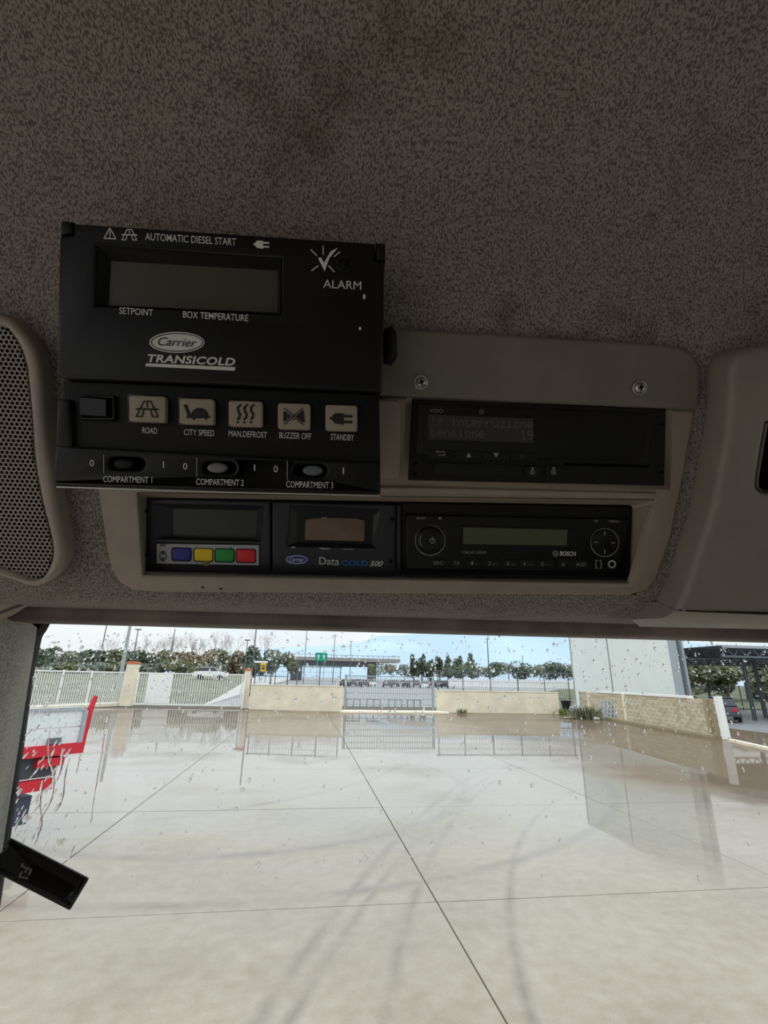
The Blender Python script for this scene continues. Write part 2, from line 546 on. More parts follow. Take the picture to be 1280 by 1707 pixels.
ridge = [(250, 1112), (330, 1100), (390, 1090), (454, 1080), (510, 1077), (570, 1074), (605, 1070), (626, 1061), (677, 1058), (706, 1055), (760, 1053), (840, 1048), (920, 1050), (1000, 1058), (1100, 1066), (1200, 1076), (1300, 1090), (1420, 1110)]
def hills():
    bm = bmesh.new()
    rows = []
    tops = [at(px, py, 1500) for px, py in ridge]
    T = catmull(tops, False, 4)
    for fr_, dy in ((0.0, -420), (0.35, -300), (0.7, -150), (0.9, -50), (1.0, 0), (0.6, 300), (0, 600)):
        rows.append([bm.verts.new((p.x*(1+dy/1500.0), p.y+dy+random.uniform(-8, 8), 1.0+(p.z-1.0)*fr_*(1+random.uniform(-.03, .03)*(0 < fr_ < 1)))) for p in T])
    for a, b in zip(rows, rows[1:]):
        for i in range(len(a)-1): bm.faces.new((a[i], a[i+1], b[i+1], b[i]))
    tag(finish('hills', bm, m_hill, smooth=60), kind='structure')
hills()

# ------------------------------------------------------------------ yard boundary
def seg_frame(a, b):
    """matrix with x along a->b on the ground, z up, origin a"""
    a, b = Vector(a), Vector(b)
    x = (b-a); L = x.length; x = x/L
    m = Matrix((x, Vector((0, 0, 1)).cross(x), Vector((0, 0, 1)))).transposed().to_4x4(); m.translation = a
    return m, L

def palisade(name, label, cat, a, b, h0, h1, nbar, posts, w=0.045, sign=None, frame=False):
    m, L = seg_frame(a, b)
    t = thing(name, label, cat, m)
    bmobj('top_rail', m_white, t, lambda bm: box(bm, (0, -.03, h1-.09), (L, .03, h1)), 0)
    bmobj('bottom_rail', m_white, t, lambda bm: box(bm, (0, -.03, h0), (L, .03, h0+.1)), 0)
    if frame:
        for x in (0.0, L-.1): bmobj('end_stile', m_white, t, lambda bm: box(bm, (x, -.04, h0), (x+.1, .04, h1)), 0)
    p = None
    for i in range(nbar):
        x = L*(i+.5)/nbar
        if sign and sign[0] < x < sign[1]: continue
        mt = Matrix.Translation((x, 0, 0))
        if p is None:
            p = bmobj('bar', m_white, t, lambda bm: box(bm, (-w/2, -.015, h0+.1), (w/2, .015, h1-.09)), 0); p.matrix_basis = mt
        else: copy_piece(p, t, mt)
    for x in posts:
        bmobj('post', m_white, t, lambda bm: box(bm, (x*L-.06, -.09, 0), (x*L+.06, -.03, h1+.05)), 0)
    if sign:
        bmobj('sheet_panel', m_white, t, lambda bm: box(bm, (sign[0], -.045, h0+.12), (sign[1], -.005, h1-.1)), 0)
    return t
gA, gB = (-12.5, 40.2, 0), (-4.75, 39.2, 0)
palisade('palisade_fence', 'white steel palisade fence on a low kerb meeting the taller cream gate pillar', 'fence', (-17.3, 34.4, 0), (-13.5, 40.7, 0), 0.16, 2.36, 46, (0.02, .32, .6, .97))
palisade('sliding_gate', 'white barred sliding gate with a blank white sheet fixed near its end', 'gate', gA, gB, 0.1, 2.36, 44, (), sign=(0.75, 2.55), frame=True)
m_, L_ = seg_frame((-17.5, 34.3, 0), (-13.75, 40.35, 0))
k = bmobj('kerb', m_cream, None, lambda bm: box(bm, (0, -.25, 0), (L_, -.1, .14)), 0, m_); tag(k, 'low cream concrete kerb running under the white palisade fence', 'kerb')

def pillar(p, w, h, label):
    t = thing('gate_pillar', label, 'pillar', Matrix.Translation(p))
    bmobj('shaft', m_cream, t, lambda bm: box(bm, (-w/2, -w/2, 0), (w/2, w/2, h)), 0)
    bmobj('cap', m_terra, t, lambda bm: (box(bm, (-w/2-.06, -w/2-.06, h), (w/2+.06, w/2+.06, h+.09)), box(bm, (-w/2+.02, -w/2+.02, h+.09), (w/2-.02, w/2-.02, h+.17))), 0)
pillar((-13.05, 40.4, 0), 0.72, 2.95, 'tall cream gate pillar with terracotta cap between palisade fence and barred gate')
pillar((-4.42, 39.0, 0), 0.42, 2.62, 'slimmer cream gate pillar with terracotta cap at the end of the low wall')
bm = bmesh.new(); box(bm, (-4.62, 38.55, 0), (-4.5, 38.72, 2.45)); k = finish('gate_stop_post', bm, m_white, smooth=0); tag(k, 'thin white steel post in front of the slimmer gate pillar', 'post')

def lowwall(a, b, h, label, th=.22):
    m, L = seg_frame(a, b)
    t = thing('boundary_wall', label, 'wall', m)
    bmobj('render', m_cream, t, lambda bm: box(bm, (0, 0, 0), (L, th, h)), 0)
    bmobj('coping', m_cream, t, lambda bm: box(bm, (-.02, -.03, h), (L+.02, th+.03, h+.06)), 0)
    return m, L
lowwall((-4.0, 37.9, 0), (2.5, 36.4, 0), 1.62, 'low cream rendered wall between slimmer gate pillar and mesh gate')
lowwall((9.45, 36.7, 0), (18.7, 36.2, 0), 1.45, 'low cream rendered wall between mesh gate and sandy block wall')

def mesh_fence(name, label, cat, a, b, z0, z1, posts, pitch=0.16, wire=0.022, pw=.07, rails=2, m=None):
    m = m or m_galv
    mm, L = seg_frame(a, b)
    t = thing(name, label, cat, mm)
    def wires(bm):
        n = int(L/pitch)
        for i in range(1, n): x = i*L/n; box(bm, (x-wire/2, -.008, z0), (x+wire/2, .008, z1))
        for i in range(1, 5): z = z0+(z1-z0)*i/5; box(bm, (0, .008, z-wire/2), (L, .02, z+wire/2))
    w = bmobj('wire_mesh', m, t, wires, 0); tag(w, kind='stuff')
    for x in posts: bmobj('post', m, t, lambda bm: box(bm, (x*L-pw/2, -.06, 0), (x*L+pw/2, -.01, z1+.04)), 0)
    for z in ([z0, z1-.06] if rails else []): bmobj('rail', m, t, lambda bm: box(bm, (0, -.03, z), (L, .03, z+.06)), 0)
    return t
mesh_fence('mesh_gate', 'grey wire mesh gate closing the gap between two cream walls', 'gate', (2.7, 36.9, 0), (9.3, 36.9, 0), 0.42, 2.42, (0.01, 0.99), wire=.045, pw=.18)
mesh_fence('mesh_fence', 'grey mesh fence behind the low wall beside the slimmer pillar', 'fence', (-4.0, 38.9, 0), (2.5, 37.2, 0), 1.0, 3.0, (.02, .25, .5, .75, .98), wire=.014, pw=.06, m=m_dgrey)
mesh_fence('mesh_fence', 'grey mesh fence behind the low wall beside the block wall', 'fence', (9.5, 37.3, 0), (20.2, 36.9, 0), 1.0, 2.9, (.02, .2, .4, .6, .8, .98), wire=.014, pw=.06, m=m_dgrey)
mesh_fence('guard_fence', 'white low picket barrier across the grass behind the cream wall', 'fence', (22, 78, 1.2), (44, 70, 1.4), 0.0, 1.3, (.1, .3, .5, .7, .9), pitch=.35, wire=.2, m=m_white)
bm = bmesh.new(); prism(bm, [Vector(p) for p in ((2.3, 35.0), (9.9, 35.0), (9.5, 36.3), (2.6, 36.3))], (), 0.0, 0.13, 0.05)
k = finish('entrance_ramp', bm, m_cream); tag(k, 'pale concrete threshold ramp in front of the mesh gate', 'ramp')
for i, u in enumerate((.12, .35, .6, .82)):
    bm = bmesh.new(); x = 2.7+6.6*u; bar(bm, (x, 38.4, 0.0), (x, 38.4, .8), .1); bar(bm, (x-.5, 38.4, .75), (x+.5, 38.4, .75), .1); bar(bm, (x+.5, 38.4, 0), (x+.5, 38.4, .8), .1); bar(bm, (x-.5, 38.4, 0), (x-.5, 38.4, .8), .1)
    k = finish('barrier_rail', bm, m_galv, smooth=0); tag(k, '%s low galvanised barrier rail from the slimmer pillar, behind the mesh gate' % ('first', 'second', 'third', 'fourth')[i], 'barrier', 'barrier rails behind the mesh gate')

# ------------------------------------------------------------------ block wall and clutter on the right
bA, bB = (20.7, 36.6, 0), (18.45, 21.2, 0)
def block_wall():
    m, L = seg_frame(bA, bB)
    t = thing('block_wall', 'sandy concrete block wall with white coping beside the wet yard', 'wall', m)
    bmobj('mortar_core', m_mortar, t, lambda bm: box(bm, (0, -.09, 0), (L, .09, 1.58)), 0)
    protos = [bmobj('block', mm, t, lambda bm: prism(bm, [Vector((-.24, -.092)), Vector((.24, -.092)), Vector((.24, .092)), Vector((-.24, .092))], (), -.1, .012, .012, seg=1), 0) for mm in m_block]
    rot = Matrix.Rotation(math.pi/2, 4, 'X')
    used = set()
    nx = int(L/.5)
    for r_ in range(8):
        for i in range(nx):
            x = .26+i*.5+(.24 if r_ % 2 else 0)
            if x > L-.25: continue
            q = random.randrange(3)
            mt = Matrix.Translation((x, -.09, .11+r_*.196)) @ rot
            if q not in used: protos[q].matrix_basis = mt; used.add(q)
            else: copy_piece(protos[q], t, mt)
    for u in (.12, .47, .985):
        bmobj('pier', m_cream if u < .9 else m_mortar, t, lambda bm: box(bm, (u*L-.12, -.2, 0), (u*L+.12, .12, 1.62)), 0)
    bmobj('coping', m_white, t, lambda bm: box(bm, (L*.22, -.14, 1.58), (L*.9, .14, 1.7)), 0)
    return t
block_wall()
m_, L_ = seg_frame((20.3, 36.4, 0), (18.1, 20.9, 0))
k = bmobj('kerb', m_mortar, None, lambda bm: box(bm, (0, -.22, 0), (L_, -.04, .12)), 0, m_); tag(k, 'tan kerb strip along the foot of the block wall', 'kerb')
pw = on_ground(1211, 1232)
bm = bmesh.new(); bar(bm, pw, pw+Vector((0.0, .05, 1.75)), .26, .22); k = finish('white_post', bm, m_white, smooth=0); tag(k, 'thick white post at the near end of the block wall', 'post')
m_, L_ = seg_frame(on_ground(1218, 1236), on_ground(1330, 1262))
k = bmobj('kerb', m_cream, None, lambda bm: box(bm, (0, -.1, 0), (L_, .1, .1)), 0, m_); tag(k, 'pale kerb edging leading away from the thick white post', 'kerb')

def crate():
    p = on_ground(1012, 1199)
    t = thing('pallet', 'grey slatted pallet leaning against the sandy block wall', 'pallet', Matrix.Translation(p) @ Matrix.Rotation(R(-62), 4, 'Z') @ Matrix.Rotation(R(-14), 4, 'X'))
    for i in range(5): bmobj('slat', m_galv, t, lambda bm: box(bm, (-.5+i*.24, -.03, 0), (-.38+i*.24, .0, 1.15)), 0)
    for i in range(5): bmobj('cross_slat', m_galv, t, lambda bm: box(bm, (-.5, 0, .05+i*.25), (.58, .06, .17+i*.25)), 0)
crate()
def lump(name, label, cat, p, sx, sy, sz, m, seed=0):
    rnd = random.Random(seed); bm = bmesh.new()
    bmesh.ops.create_icosphere(bm, subdivisions=2, radius=1)
    for v in bm.verts:
        k = 1+rnd.uniform(-.18, .18); v.co = Vector((v.co.x*sx*k, v.co.y*sy*k, max(0, (v.co.z*k+.75)*sz*.6)))
    o = finish(name, bm, m, smooth=70); o.location = p; tag(o, label, cat); return o
def bin_():
    p = on_ground(945, 1186)
    t = thing('rubbish_bin', 'black open plastic bin at the end of the cream wall', 'bin', Matrix.Translation(p))
    def body(bm):
        for q in (0,):
            A = [Vector((-.32, -.26)), Vector((.32, -.26)), Vector((.32, .26)), Vector((-.32, .26))]
            b0 = [bm.verts.new((v.x*.75, v.y*.75, 0)) for v in A]; b1 = [bm.verts.new((v.x, v.y, .8)) for v in A]; b2 = [bm.verts.new((v.x*.9, v.y*.9, .8)) for v in A]; b3 = [bm.verts.new((v.x*.68, v.y*.68, .05)) for v in A]
            bm.faces.new(b0[::-1])
            for X, Y in ((b0, b1), (b1, b2), (b2, b3)):
                for i in range(4): bm.faces.new((X[i], X[(i+1) % 4], Y[(i+1) % 4], Y[i]))
            bm.faces.new(b3)
    bmobj('bucket', m_tyre, t, body, 0)
    bmobj('rim', m_tyre, t, lambda bm: prism(bm, [Vector(v) for v in ((-.35, -.29), (.35, -.29), (.35, .29), (-.35, .29))], ([Vector(v) for v in ((-.29, -.23), (.29, -.23), (.29, .23), (-.29, .23))],), .76, .82), 0)
bin_()
lump('rubbish_sack', 'pale grey rubbish sack slumped beside the black bin', 'bag', on_ground(955, 1189), .28, .24, .5, m_galv, 3)
lump('rubbish_bag', 'crumpled white bag lying in weeds by the block wall', 'bag', on_ground(994, 1200), .22, .15, .16, m_white, 5)
lump('rubble_pile', 'small brown mound of earth below the black bin', 'earth', on_ground(950, 1198), .5, .25, .1, m_mortar, 8)
def weeds(label, p, n, h, w, m, seed):
    rnd = random.Random(seed)
    t = thing('weed_clump', label, 'weeds', Matrix.Translation(p))
    def f(bm):
        for i in range(n):
            b = Vector((rnd.gauss(0, w), rnd.gauss(0, w*.6), 0)); a = rnd.uniform(0, 6.3); hh = h*rnd.uniform(.4, 1)
            d = Vector((math.cos(a), math.sin(a), 0)); s = Vector((-d.y, d.x, 0))*.03
            tip = b+d*hh*.4+Vector((0, 0, hh)); midp = b+d*hh*.12+Vector((0, 0, hh*.6))
            v = [bm.verts.new(q) for q in (b-s*.5, b+s*.5, midp+s, midp-s, tip)]
            bm.faces.new(v[:4]); bm.faces.new((v[3], v[2], v[4]))
    o = bmobj('blades', m, t, f, 0); tag(o, kind='stuff')
weeds('tall green weeds growing between pallet and bin by the block wall', on_ground(980, 1199), 260, .9, .45, m_leaf[1], 1)
weeds('small bright green weed growing in front of the black bin', on_ground(938, 1192), 90, .5, .2, m_leaf[4], 2)
weeds('tiny weed at the foot of the cream wall by the mesh gate', on_ground(770, 1189), 60, .35, .15, m_leaf[1], 4)

# clad end wall of the open steel shed
def warehouse():
    X0 = 24.2
    def yat(px):
        d = ray(px, 1150); return (d.y*X0/d.x)
    ys = [yat(px) for px in (1127, 1022, 958)]
    t = thing('clad_wall', 'tall pale sheet clad end wall of the steel shed behind the block wall', 'wall', Matrix.Translation((X0, 0, 0)))
    H_ = 9.0
    bmobj('wall_core', m_dgrey, t, lambda bm: box(bm, (.05, ys[0], 0), (.3, ys[2], H_-.05)), 0)
    for a, b in ((ys[0]+.05, ys[1]-.09), (ys[1]+.09, ys[2]-.12)):
        bmobj('cladding_panel', m_wpanel, t, lambda bm: box(bm, (-.03, a, 0), (.09, b, H_)), 0)
    bmobj('corner_strip', m_galv, t, lambda bm: box(bm, (-.06, ys[2]-.1, 0), (.2, ys[2]+.05, H_)), 0)
    bmobj('corner_column', m_galv, t, lambda bm: box(bm, (-.05, ys[0]-.12, 0), (.5, ys[0]+.02, H_)), 0)
    bmobj('down_pipe', m_dgrey, t, lambda bm: tube(bm, [(.68, ys[0]-.1, 0), (.68, ys[0]-.1, H_)], .13), 40)
    bmobj('side_column', m_galv, t, lambda bm: box(bm, (.85, ys[0], 0), (1.1, ys[0]+.3, H_)), 0)
warehouse()
def canopy():
    t = thing('steel_canopy', 'open steel canopy with dark trussed roof beyond the dark car', 'canopy', Matrix.Translation((0, 0, 0)))
    c = [on_ground(1259, 1201), on_ground(1277, 1197), on_ground(1320, 1210)]
    zr = at(1200, 1095, c[0].y-1).z
    for p in c: bmobj('column', m_dgrey, t, lambda bm: (box(bm, (p.x-.09, p.y-.1, 0), (p.x-.06, p.y+.1, zr)), box(bm, (p.x+.06, p.y-.1, 0), (p.x+.09, p.y+.1, zr)), box(bm, (p.x-.06, p.y-.02, 0), (p.x+.06, p.y+.02, zr))), 0)
    x0 = at(1150, 1090, c[0].y+2).x; y0 = c[0].y-1.0
    bmobj('roof_sheet', m_dgrey, t, lambda bm: box(bm, (x0, y0, zr+.72), (x0+26, y0+15, zr+.78)), 0)
    def chord(bm):
        for k in range(5):
            y = y0+.2+k*3.4
            bar(bm, (x0, y, zr+.06), (x0+26, y, zr+.06), .12); bar(bm, (x0, y, zr+.68), (x0+26, y, zr+.68), .12)
            for i in range(26): bar(bm, (x0+i, y, zr+.06), (x0+i+.5, y, zr+.68), .06); bar(bm, (x0+i+.5, y, zr+.68), (x0+i+1, y, zr+.06), .06)
    bmobj('truss', m_dgrey, t, chord, 0)
    bmobj('fascia', m_galv, t, lambda bm: box(bm, (x0, y0-.05, zr+.62), (x0+24, y0, zr+.8)), 0)
canopy()
bm = bmesh.new(); a = on_ground(1206, 1182); box(bm, (a.x-.6, 33.4, 0), (a.x+6, 33.65, 1.1)); k = finish('brick_wall', bm, m_terra, smooth=0); tag(k, 'low reddish wall behind the dark car under the canopy', 'wall')
mesh_fence('mesh_fence', 'thin dark mesh fence on the grass beyond the steel canopy', 'fence', (31, 45, 0), (52, 43, 0), .1, 2.2, (.05, .2, .35, .5, .65, .8), wire=.012, m=m_dgrey)

# ------------------------------------------------------------------ cars
def car_mesh(cm, L=4.2, W=1.7, Hh=1.48):
    t = bpy.data.objects.new('car', None); COL.objects.link(t)
    def body(bm):
        prof = [(-2.1, .35), (-2.08, .75), (-1.95, .92), (-1.15, .98), (1.0, .98), (1.85, .85), (2.08, .7), (2.1, .35)]
        for sgn, fl in ((-1, False),):
            rings = [[bm.verts.new((x*s, y, z)) for x, z in prof] for y, s in ((-W/2+.06, .985), (-W/2, 1), (W/2, 1), (W/2-.06, .985))][1:3]
            A, B = rings; n = len(A)
            for i in range(n): bm.faces.new((A[i], B[i], B[(i+1) % n], A[(i+1) % n]))
            bm.faces.new(A); bm.faces.new(B[::-1])
    bmobj('body', cm, t, body, 40)
    def cabin(bm):
        lo = [(-1.75, -W/2+.05), (1.05, -W/2+.05), (1.05, W/2-.05), (-1.75, W/2-.05)]; hi = [(-1.35, -W/2+.2), (.35, -W/2+.2), (.35, W/2-.2), (-1.35, W/2-.2)]
        A = [bm.verts.new((x, y, .975)) for x, y in lo]; B = [bm.verts.new((x, y, Hh-.04)) for x, y in hi]
        for i in range(4): bm.faces.new((A[i], A[(i+1) % 4], B[(i+1) % 4], B[i]))
        bm.faces.new(B); bm.faces.new(A[::-1])
    bmobj('window', m_carglass, t, cabin, 0)
    bmobj('roof', cm, t, lambda bm: prism(bm, [Vector(p) for p in ((-1.4, -W/2+.17), (.4, -W/2+.17), (.4, W/2-.17), (-1.4, W/2-.17))], (), Hh-.04, Hh, .02), 40)
    w = None
    for x in (-1.3, 1.3):
        for y in (-W/2+.02, W/2-.02):
            mt = Matrix.Translation((x, y, .31))
            if w is None: w = bmobj('wheel', m_tyre, t, lambda bm: tube(bm, [(0, -.1, 0), (0, .1, 0)], .31, 14), 40); w.matrix_basis = mt
            else: copy_piece(w, t, mt)
    for y in (-.6, .6):
        bmobj('tail_lamp', m_redp, t, lambda bm: box(bm, (-2.12, y-.14, .66), (-2.06, y+.14, .84)), 0)
    return t
def place_tree(o, mtx, label, group=None, first=False, cat='car'):
    if first: r_ = o
    else:
        r_ = o.copy(); COL.objects.link(r_)
        for ch in list(o.children):
            c = ch.copy(); COL.objects.link(c); c.parent = r_
    r_.matrix_world = mtx; tag(r_, label, cat, group); return r_
cols = dict(white=m_white, dark=mat('car_dark', (52, 58, 68), .3), silver=mat('car_silver', (170, 176, 184), .3), red=mat('car_red', (150, 60, 60), .3))
dk = car_mesh(cols['dark'])
pc = on_ground(1212, 1203)
place_tree(dk, Matrix.Translation(pc+Vector((.6, 1.0, 0))) @ Matrix.Rotation(R(52), 4, 'Z'), 'dark saloon car parked behind the thick white post', first=True)
fa = {'dark': dk}
row = [(577, 1133, 'dark'), (588, 1135, 'dark'), (598, 1133, 'silver'), (606, 1137, 'dark'), (617, 1132, 'white'), (646, 1136, 'dark'), (657, 1137, 'dark'), (668, 1136, 'silver'), (681, 1137, 'dark'), (694, 1135, 'dark'), (707, 1137, 'white'), (719, 1136, 'dark'), (733, 1138, 'silver'), (746, 1139, 'dark')]
NUM = ['first', 'second', 'third', 'fourth', 'fifth', 'sixth', 'seventh', 'eighth', 'ninth', 'tenth', 'eleventh', 'twelfth', 'thirteenth', 'fourteenth']
for i, (px, py, cn) in enumerate(row):
    Y = 112+(i*7 % 5)*4
    p = at(px, py, Y); p.z = mid_z(Y)-.035
    f_ = cn not in fa
    if f_: fa[cn] = car_mesh(cols[cn])
    place_tree(fa[cn], Matrix.Translation(p) @ Matrix.Rotation(R(70+i*9 % 40), 4, 'Z'), '%s parked car from the overpass side beyond the mesh gate, a %s one' % (NUM[i], cn), 'cars parked beyond the mesh gate', first=f_)
p = at(352, 1121, 70); p.z = 1.8
place_tree(fa['white'], Matrix.Translation(p), 'white van-like car passing behind the barred gate')

# ------------------------------------------------------------------ trailer on the left
def trailer():
    Y = 8.7
    o = at(140, 1240, Y)
    t = thing('flatbed_trailer', 'white sided trailer with red frame and upright red stake', 'trailer', Matrix.Translation((o.x, Y, 0)) @ Matrix.Rotation(R(50), 4, 'Z'))
    z1, z0 = at(80, 1236, Y).z, at(80, 1254, Y).z
    zt = at(80, 1183, Y).z
    bmobj('deck_beam', m_redp, t, lambda bm: box(bm, (-4, -.06, z0), (-.02, 2.4, z1)), 0)
    bmobj('side_board', m_board, t, lambda bm: (box(bm, (-4, -.02, z1), (-.12, .04, (z1+zt)/2-.008)), box(bm, (-4, -.02, (z1+zt)/2+.008), (-.12, .04, zt))), 0)
    bmobj('top_rail', m_galv, t, lambda bm: box(bm, (-4, -.04, zt), (-.1, .06, zt+.05)), 0)
    bmobj('stake', m_redp, t, lambda bm: tube(bm, [(-.05, 0, z0), (-.02, 0, zt-.05), (.03, 0, at(150, 1160, Y).z)], [.055, .05, .035], 8), 40)
    bmobj('bracket', m_galv, t, lambda bm: box(bm, (-.12, -.05, z1), (-.06, .05, zt)), 0)
    bmobj('latch', m_dgrey, t, lambda bm: box(bm, (-.55, -.07, z1+.01), (-.38, -.02, z1+.09)), 0)
    bmobj('chassis', m_wood, t, lambda bm: box(bm, (-4, .05, z0-.28), (-.3, 2.2, z0)), 0)
    bmobj('lower_rail', m_redp, t, lambda bm: box(bm, (-4, -.02, z0-.44), (-.34, .1, z0-.30)), 0)
    bmobj('tail_lamp', m_redp, t, lambda bm: box(bm, (-.62, -.04, z0-.14), (-.26, .1, z0-.03)), 0)
    bmobj('tank', m_bluep, t, lambda bm: box(bm, (-4, .15, .2), (-.5, .5, .55)), 0)
    for x in (-2.6, -1.5): bmobj('wheel', m_tyre, t, lambda bm: tube(bm, [(x, .7, .42), (x, 1.0, .42)], .42, 20), 50)
trailer()

# ------------------------------------------------------------------ vegetation, poles, bridge
def lerp_table(T, y):
    for (a, b), (c, d) in zip(T, T[1:]):
        if a <= y <= c: return b+(d-b)*(y-a)/(c-a)
    return T[-1][1]
def terrain(x, y):
    if x < -8: return lerp_table([(41, -.03), (50, .4), (62, 1.2), (75, 2.1), (90, 2.5), (400, 2.6)], y)
    return mid_z(y)
def crown_bm(bm, c, rx, ry, rz, n, leaf, rnd):
    cl = [(Vector((rnd.gauss(0, .45)*rx, rnd.gauss(0, .45)*ry, rnd.uniform(-.7, .6)*rz)), rnd.uniform(.42, .68)) for _ in range(9)]
    for i in range(n):
        q, s = rnd.choice(cl)
        d = Vector((rnd.gauss(0, 1), rnd.gauss(0, 1), rnd.gauss(0, 1))).normalized()
        p = c+q+Vector((d.x*rx, d.y*ry, d.z*rz))*s*rnd.uniform(.75, 1.0)
        a = Vector((rnd.gauss(0, 1), rnd.gauss(0, 1), rnd.gauss(0, 1))).normalized(); b = a.orthogonal().normalized(); e = leaf*rnd.uniform(.6, 1.3)
        a = a*e; b = b*e*.6
        bm.faces.new([bm.verts.new(v) for v in (p-a, p+b, p+a, p-b)])
def tree(name, label, px, ptop, pbase, wpx, Y, m, seed, n=420, group=None):
    rnd = random.Random(seed)
    top, base = at(px, ptop, Y), at(px, pbase, Y)
    w = (at(px+wpx/2, pbase, Y)-at(px-wpx/2, pbase, Y)).length/2
    h = top.z-base.z
    t = thing(name, label, 'tree', Matrix.Translation(base), group)
    o = bmobj('crown', m, t, lambda bm: crown_bm(bm, Vector((0, 0, h*.48)), w, w, h*.52, int(n*1.8), max(.3, h*.085), rnd), 0)
    bmobj('trunk', m_bark, t, lambda bm: tube(bm, [(0, 0, min(-.1, terrain(base.x, base.y)-base.z)), (0, 0, h*.6)], [h*.04, h*.02], 6), 40)
LG = 'bushy trees behind the white fence'
ORD_ = ['first', 'second', 'third', 'fourth', 'fifth', 'sixth', 'seventh', 'eighth', 'ninth', 'tenth', 'eleventh', 'twelfth', 'thirteenth', 'fourteenth', 'fifteenth', 'sixteenth']
lt = [(60, 1078, 1119, 46, 0), (92, 1082, 1119, 44, 2), (122, 1077, 1119, 46, 2), (152, 1081, 1119, 44, 0), (182, 1083, 1119, 42, 1), (212, 1086, 1120, 44, 2), (238, 1086, 1120, 40, 0), (268, 1084, 1121, 44, 1), (300, 1085, 1121, 46, 3), (332, 1083, 1122, 44, 3), (362, 1084, 1122, 42, 1), (392, 1085, 1122, 40, 3), (424, 1080, 1121, 34, 0), (452, 1083, 1121, 34, 2), (480, 1090, 1121, 30, 1)]
for i, (px, a, b, w, c) in enumerate(lt):
    tree('bushy_tree', '%s tree from the fence end in the dense row behind fence, %s foliage' % (ORD_[i], ('dark', 'olive', 'greyish', 'brownish')[c]), px, a, b, w, 84+(i % 3)*4, m_leaf[c], 100+i, 560, LG)
for i, (px, w) in enumerate(((80, 50), (120, 50), (160, 46), (200, 46), (250, 46), (300, 46), (350, 40))):
    tree('hedge_shrub', '%s low pale shrub from the fence end, in front of the dense tree row' % ORD_[i], px, 1103, 1121, w, 78, m_leaf[1] if i % 2 else m_leaf[2], 200+i, 260, 'low shrubs behind the fence')
ORD = ['first', 'second', 'third', 'fourth', 'fifth', 'sixth', 'seventh', 'eighth', 'ninth', 'tenth', 'eleventh', 'twelfth', 'thirteenth', 'fourteenth', 'fifteenth', 'sixteenth']
mt = [(770, 1103, 1128, 40), (796, 1104, 1128, 40), (822, 1103, 1129, 40), (848, 1106, 1129, 40), (874, 1104, 1130, 40), (900, 1107, 1131, 40), (926, 1104, 1132, 40), (950, 1106, 1132, 36)]
for i, (px, a, b, w) in enumerate(mt):
    tree('treeline_tree', '%s bushy green tree from the parked cars towards the pale clad wall' % ORD[i], px, a, b, w, 150+(i % 2)*8, m_leaf[(0, 1, 0, 2)[i % 4]], 300+i, 480, 'trees beyond the low wall')
for i, (px, a, b, w) in enumerate(((630, 1104, 1124, 30), (652, 1106, 1125, 30), (674, 1104, 1126, 30), (698, 1106, 1127, 32), (722, 1104, 1128, 32), (746, 1106, 1128, 32))):
    tree('embankment_shrub', '%s low shrub from the overpass end on the bank above the parked cars' % ORD[i], px, a, b, w, 176, m_leaf[(1, 3, 2)[i % 3]], 330+i, 260, 'shrubs above the parked cars')
for i, (px, a, b, w) in enumerate(((690, 1091, 1128, 11), (703, 1093, 1128, 11), (716, 1089, 1128, 13), (733, 1095, 1128, 11), (749, 1088, 1128, 13), (764, 1090, 1128, 15), (786, 1090, 1128, 15))):
    tree('cypress', '%s slim dark upright tree from the overpass, above the parked cars' % ORD[i], px, a, b, w, 164, m_leaf[0], 350+i, 260, 'slim trees above the parked cars')
for i, (px, a, b, w, c) in enumerate(((1150, 1100, 1156, 52, 1), (1182, 1096, 1156, 52, 3), (1214, 1099, 1158, 52, 1), (1246, 1094, 1158, 52, 0), (1278, 1096, 1158, 52, 1), (1312, 1096, 1158, 52, 1))):
    tree('bank_tree', '%s olive tree from the clad wall on the bank seen under the canopy' % ORD[i], px, a, b, w, 66+(i % 2)*5, m_leaf[c], 400+i, 560, 'trees seen under the canopy')
def bare(px, ptop, pbase, Y, seed, nm):
    rnd = random.Random(seed)
    top, base = at(px, ptop, Y), at(px, pbase, Y); base.z = terrain(base.x, base.y); h = top.z-base.z
    t = thing('bare_tree', nm+' leafless pale tree counted from the fence end, behind the bushy tree row', 'tree', Matrix.Translation(base), 'leafless trees above the hedge row')
    def f(bm):
        def br(p, d, l, r_, k):
            q = p+d*l
            tube(bm, [p, q], [r_, r_*.6], 4, False)
            if k == 0: return
            for _ in range(3):
                e = (d+Vector((rnd.gauss(0, .4), rnd.gauss(0, .4), rnd.uniform(-.05, .35)))).normalized(); br(q, e, l*rnd.uniform(.5, .75), r_*.55, k-1)
        for _ in range(3):
            br(Vector((rnd.gauss(0, .3), 0, 0)), Vector((rnd.gauss(0, .18), rnd.gauss(0, .18), 1)).normalized(), h*.40, .07, 4)
    bmobj('branches', m_twig, t, f, 0)
for i, px in enumerate((176, 236, 252, 270, 288, 305, 322, 340, 362, 384, 440)): bare(px, 1052+random.uniform(0, 12), 1112, 98, 500+i, ORD_[i])

